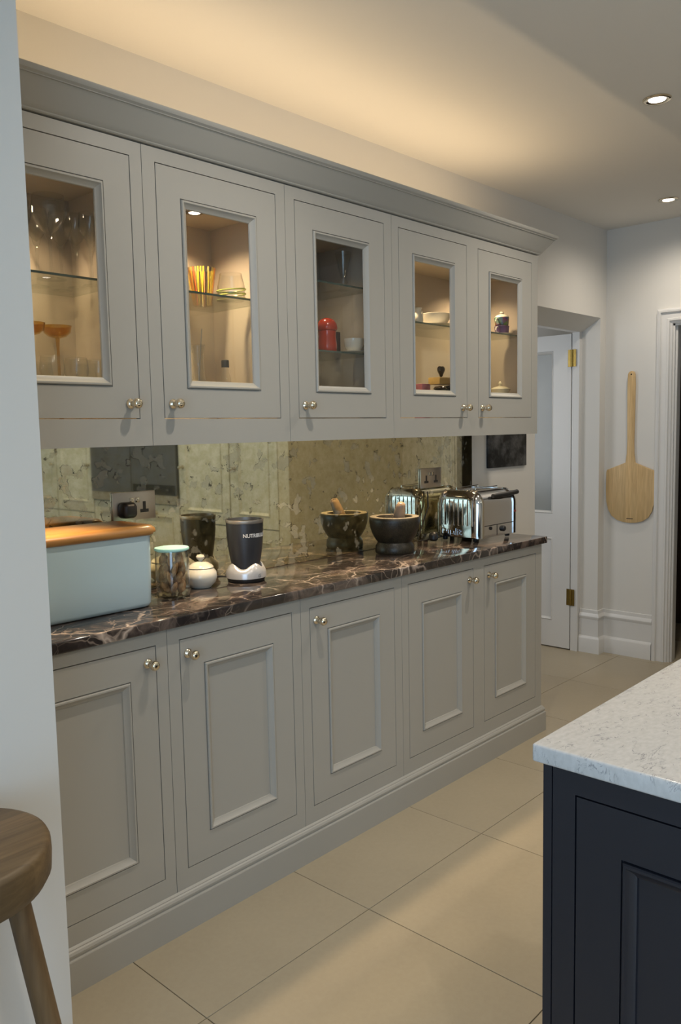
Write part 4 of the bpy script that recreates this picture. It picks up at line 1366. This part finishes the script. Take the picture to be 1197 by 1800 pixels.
t = thing('lidded_dish', 'round cream china dish with pointed knob on its lid', 'dish', (x, y, z))
MB().lathe([(0, 0.0006), (0.030, 0.0006), (0.036, 0.004), (0.042, 0.018), (0.044, 0.024), (0, 0.024)], (x, y, z), 32).build('bowl', 'cream_china', t, smooth=True)
ld = MB().lathe([(0, 0.0244), (0.046, 0.0244), (0.045, 0.028), (0.030, 0.036), (0.012, 0.041), (0, 0.042)], (x, y, z), 32).build('lid', 'cream_china', t, smooth=True)
MB().lathe([(0, 0.041), (0.008, 0.041), (0.006, 0.046), (0.009, 0.051), (0.005, 0.060), (0, 0.063)], (x, y, z), 20).build('knob', 'cream_china', ld, smooth=True)

# ------------------------------------------------------------------ pizza peel on the far wall
pc = -0.170
ol = []
half = [(0.022, 1.722), (0.0245, 1.66), (0.0225, 1.45), (0.0205, 1.32), (0.023, 1.25), (0.030, 1.196), (0.146, 1.150), (0.151, 1.135), (0.152, 1.02), (0.149, 0.955), (0.137, 0.905), (0.115, 0.868), (0.080, 0.843), (0.040, 0.832), (0.0, 0.829)]
topc = [(0.022 * math.sin(a), 1.722 + 0.022 * math.cos(a)) for a in (0.0, 0.5, 1.0)]
rside = topc + half
ol = [(pc - d, z) for d, z in rside] + [(pc + d, z) for d, z in reversed(rside[1:-1])]
n = len(ol)
pm = MB()
front = [(XF - 0.016, y, z) for y, z in ol]
back = [(XF - 0.002, y, z) for y, z in ol]
pm.rings([back, front], True, True, True)
peel = thing('pizza_peel', 'pale wooden pizza peel hanging handle up on the white wall', 'peel', (XF - 0.009, pc, 0.83))
pm.build('board', 'peel_wood', peel, bevel=0.003)
MB().lathe([(0, -0.0164), (0.0045, -0.0164), (0.0045, -0.0158), (0, -0.0158)], (XF, pc, 1.724), 16, 'X').build('hanging_hole', 'groove_black', peel)
MB().box(XF - 0.0166, XF - 0.0159, pc - 0.022, pc + 0.018, 0.853, 0.858).build('burnt_mark', 'dim_brown', peel)

# ------------------------------------------------------------------ island
IX, IY0, IY1 = 1.123, -1.6116, -4.3
IXB = 2.30
tag(MB().box(IX, IXB, IY1, IY0, 0.8902, 0.92).build('quartz_worktop', 'white_quartz', bevel=0.004, segs=3, origin=(1.7, -2.9, 0.89)), 'white quartz island worktop with fine grey flecks', 'worktop')
t = thing('island_cabinet', 'navy panelled kitchen island cabinet under the white quartz top', 'cabinet', (1.7, -2.9, 0.0))
b = MB()
b.box(1.165, 2.262, IY1 + 0.03, -1.6185, 0.10, 0.8896)
b.box(1.20, 2.22, IY1 + 0.06, -1.66, 0.0, 0.10)
b.build('body', 'navy_paint', t)
MB().box(1.148, 1.1645, -1.6335, -1.6185, 0.0, 0.8896).build('corner_post', 'navy_paint', t)
# end frames with inset panelled doors, facing the stools
ys = [(-1.6355, -2.28), (-2.283, -2.93), (-2.933, -3.58), (-3.583, -4.26)]
for k, (ya, yb) in enumerate(ys):
    la, lb = -ya, -yb      # local x runs towards -Y
    MB(lambda p: (p[1], -p[0], p[2])).frame(la, lb, 0.0, 0.8896, la + 0.0385, lb - 0.0385, 0.12, 0.8440, 1.148, 1.1645).build('frame', 'navy_paint', t)
    d = panel_door(t, la + 0.0385, lb - 0.0385, 0.12, 0.8440, 1.148, 'navy_paint', None, None, stile=0.076, rail=0.080, xf=ROT_MX, thick=0.016)

# ------------------------------------------------------------------ stool in front of the projecting wall
sx, sy, sz, sr = 0.478, -0.928, 0.765, 0.159
t = thing('bar_stool', 'round oak bar stool with thick seat and splayed legs', 'stool', (sx, sy, 0.0))
MB().lathe([(0, -0.076), (sr * 0.84, -0.076), (sr * 0.94, -0.070), (sr * 0.99, -0.056), (sr, -0.030), (sr * 0.995, -0.010), (sr * 0.975, -0.003), (sr * 0.93, 0), (0, 0)], (sx, sy, sz), 56).build('seat', 'oak', t, smooth=True, angle=50)
legs = []
for k in range(4):
    a = -0.30 + k * PI / 2
    ca, sa = math.cos(a), math.sin(a)
    top_ = Vector((sx + 0.095 * ca, sy + 0.095 * sa, sz - 0.0765))
    bot_ = Vector((sx + 0.205 * ca, sy + 0.205 * sa, 0.001)) if sa < 0.5 else Vector((sx + 0.15 * ca, sy + 0.15 * sa, 0.001))
    legs.append((top_, bot_))
    MB().tube([top_, top_.lerp(bot_, 0.5), bot_], [0.0195, 0.0195, 0.017], 16).build('leg', 'oak_leg', t, smooth=True)
for k in range(4):
    p0 = legs[k][0].lerp(legs[k][1], 0.66)
    p1 = legs[(k + 1) % 4][0].lerp(legs[(k + 1) % 4][1], 0.66)
    MB().tube([p0, p1], 0.010, 12).build('stretcher', 'oak_leg', t, smooth=True)


# ------------------------------------------------------------------ tall cupboards and ovens seen in the mirror
def tall(ya, yb, label, lower=True, kside=None, oven=False):
    la, lb = -ya, -yb
    t = thing('tall_cupboard', label, 'cupboard', (XB + 0.3, (ya + yb) / 2, 0.0), 'cream tall cupboards reflected in the mirror')
    bd = MB(ROT_MX)
    z_split = 0.775
    bd.box(la + 0.001, lb - 0.001, XB + 0.026, 4.325, 0.0, 2.30)
    bd.box(la + 0.001, lb - 0.001, XB + 0.004, XB + 0.026, 0.0, 0.12)
    bd.box(la + 0.001, lb - 0.001, XB + 0.004, XB + 0.026, 2.26, 2.30)
    bd.build('body', 'cream_paint', t)
    if not oven:
        panel_door(t, la + 0.004, lb - 0.004, z_split, 2.255, XB, 'cream_paint', (lb - 0.055) if kside == 'far' else (la + 0.055), 1.178, xf=ROT_MX)
        panel_door(t, la + 0.004, lb - 0.004, 0.125, z_split - 0.004, XB, 'cream_paint', (lb - 0.055) if kside == 'far' else (la + 0.055), 0.70, xf=ROT_MX)
    else:
        panel_door(t, la + 0.004, lb - 0.004, 0.125, 0.885, XB, 'cream_paint', (la + lb) / 2, 0.82, xf=ROT_MX)
        panel_door(t, la + 0.004, lb - 0.004, 1.505, 2.255, XB, 'cream_paint', (la + lb) / 2, 1.55, xf=ROT_MX)
    return t


tall(-1.709, -2.206, 'narrow cream tall cupboard next to the partition, seen in the mirror', kside='far')
tall(-2.206, -2.801, 'cream tall cupboard beside the built-in ovens, seen in the mirror', kside='far')
tall(-2.801, -3.406, 'cream housing around the oven with the black band', oven=True)
tall(-3.406, -4.012, 'cream housing around the plain glass oven', oven=True)
tall(-4.012, -4.628, 'cream tall cupboard past the ovens, seen above the bread bin in the mirror', kside='near')
tall(-4.628, -5.240, 'outermost cream tall cupboard in the mirror behind the bread bin', kside='near')
for k, (ya, yb) in enumerate(((-2.804, -3.403), (-3.409, -4.009))):
    la, lb = -ya, -yb
    t = thing('built_in_oven', ('dark built-in oven with a black band above its steel strip', 'plain dark glass built-in oven with a steel strip')[k], 'oven', (XB, (ya + yb) / 2, 0.895))
    MB(ROT_MX).box(la, lb, XB - 0.004, XB + 0.0255, 0.892, 1.498).build('case', 'black_plastic', t)
    MB(ROT_MX).box(la + 0.002, lb - 0.002, XB - 0.020, XB - 0.0045, 0.962, 1.496).build('door_glass', 'oven_glass', t)
    MB(ROT_MX).box(la + 0.002, lb - 0.002, XB - 0.022, XB - 0.0045, 0.894, 0.960).build('steel_strip', 'brushed_steel', t)
    if k == 0:
        MB(ROT_MX).box(la + 0.02, lb - 0.02, XB - 0.0225, XB - 0.0203, 0.966, 1.040).build('black_band', 'black_gloss', t)
    MB(ROT_MX).tube([(la + 0.05, XB - 0.055, 1.44), (lb - 0.05, XB - 0.055, 1.44)], 0.009, 12).build('handle', 'brushed_steel', t, smooth=True)
    for xx in (la + 0.07, lb - 0.07):
        MB(ROT_MX).tube([(xx, XB - 0.055, 1.44), (xx, XB - 0.019, 1.44)], 0.006, 8).build('handle_post', 'brushed_steel', t, smooth=True)
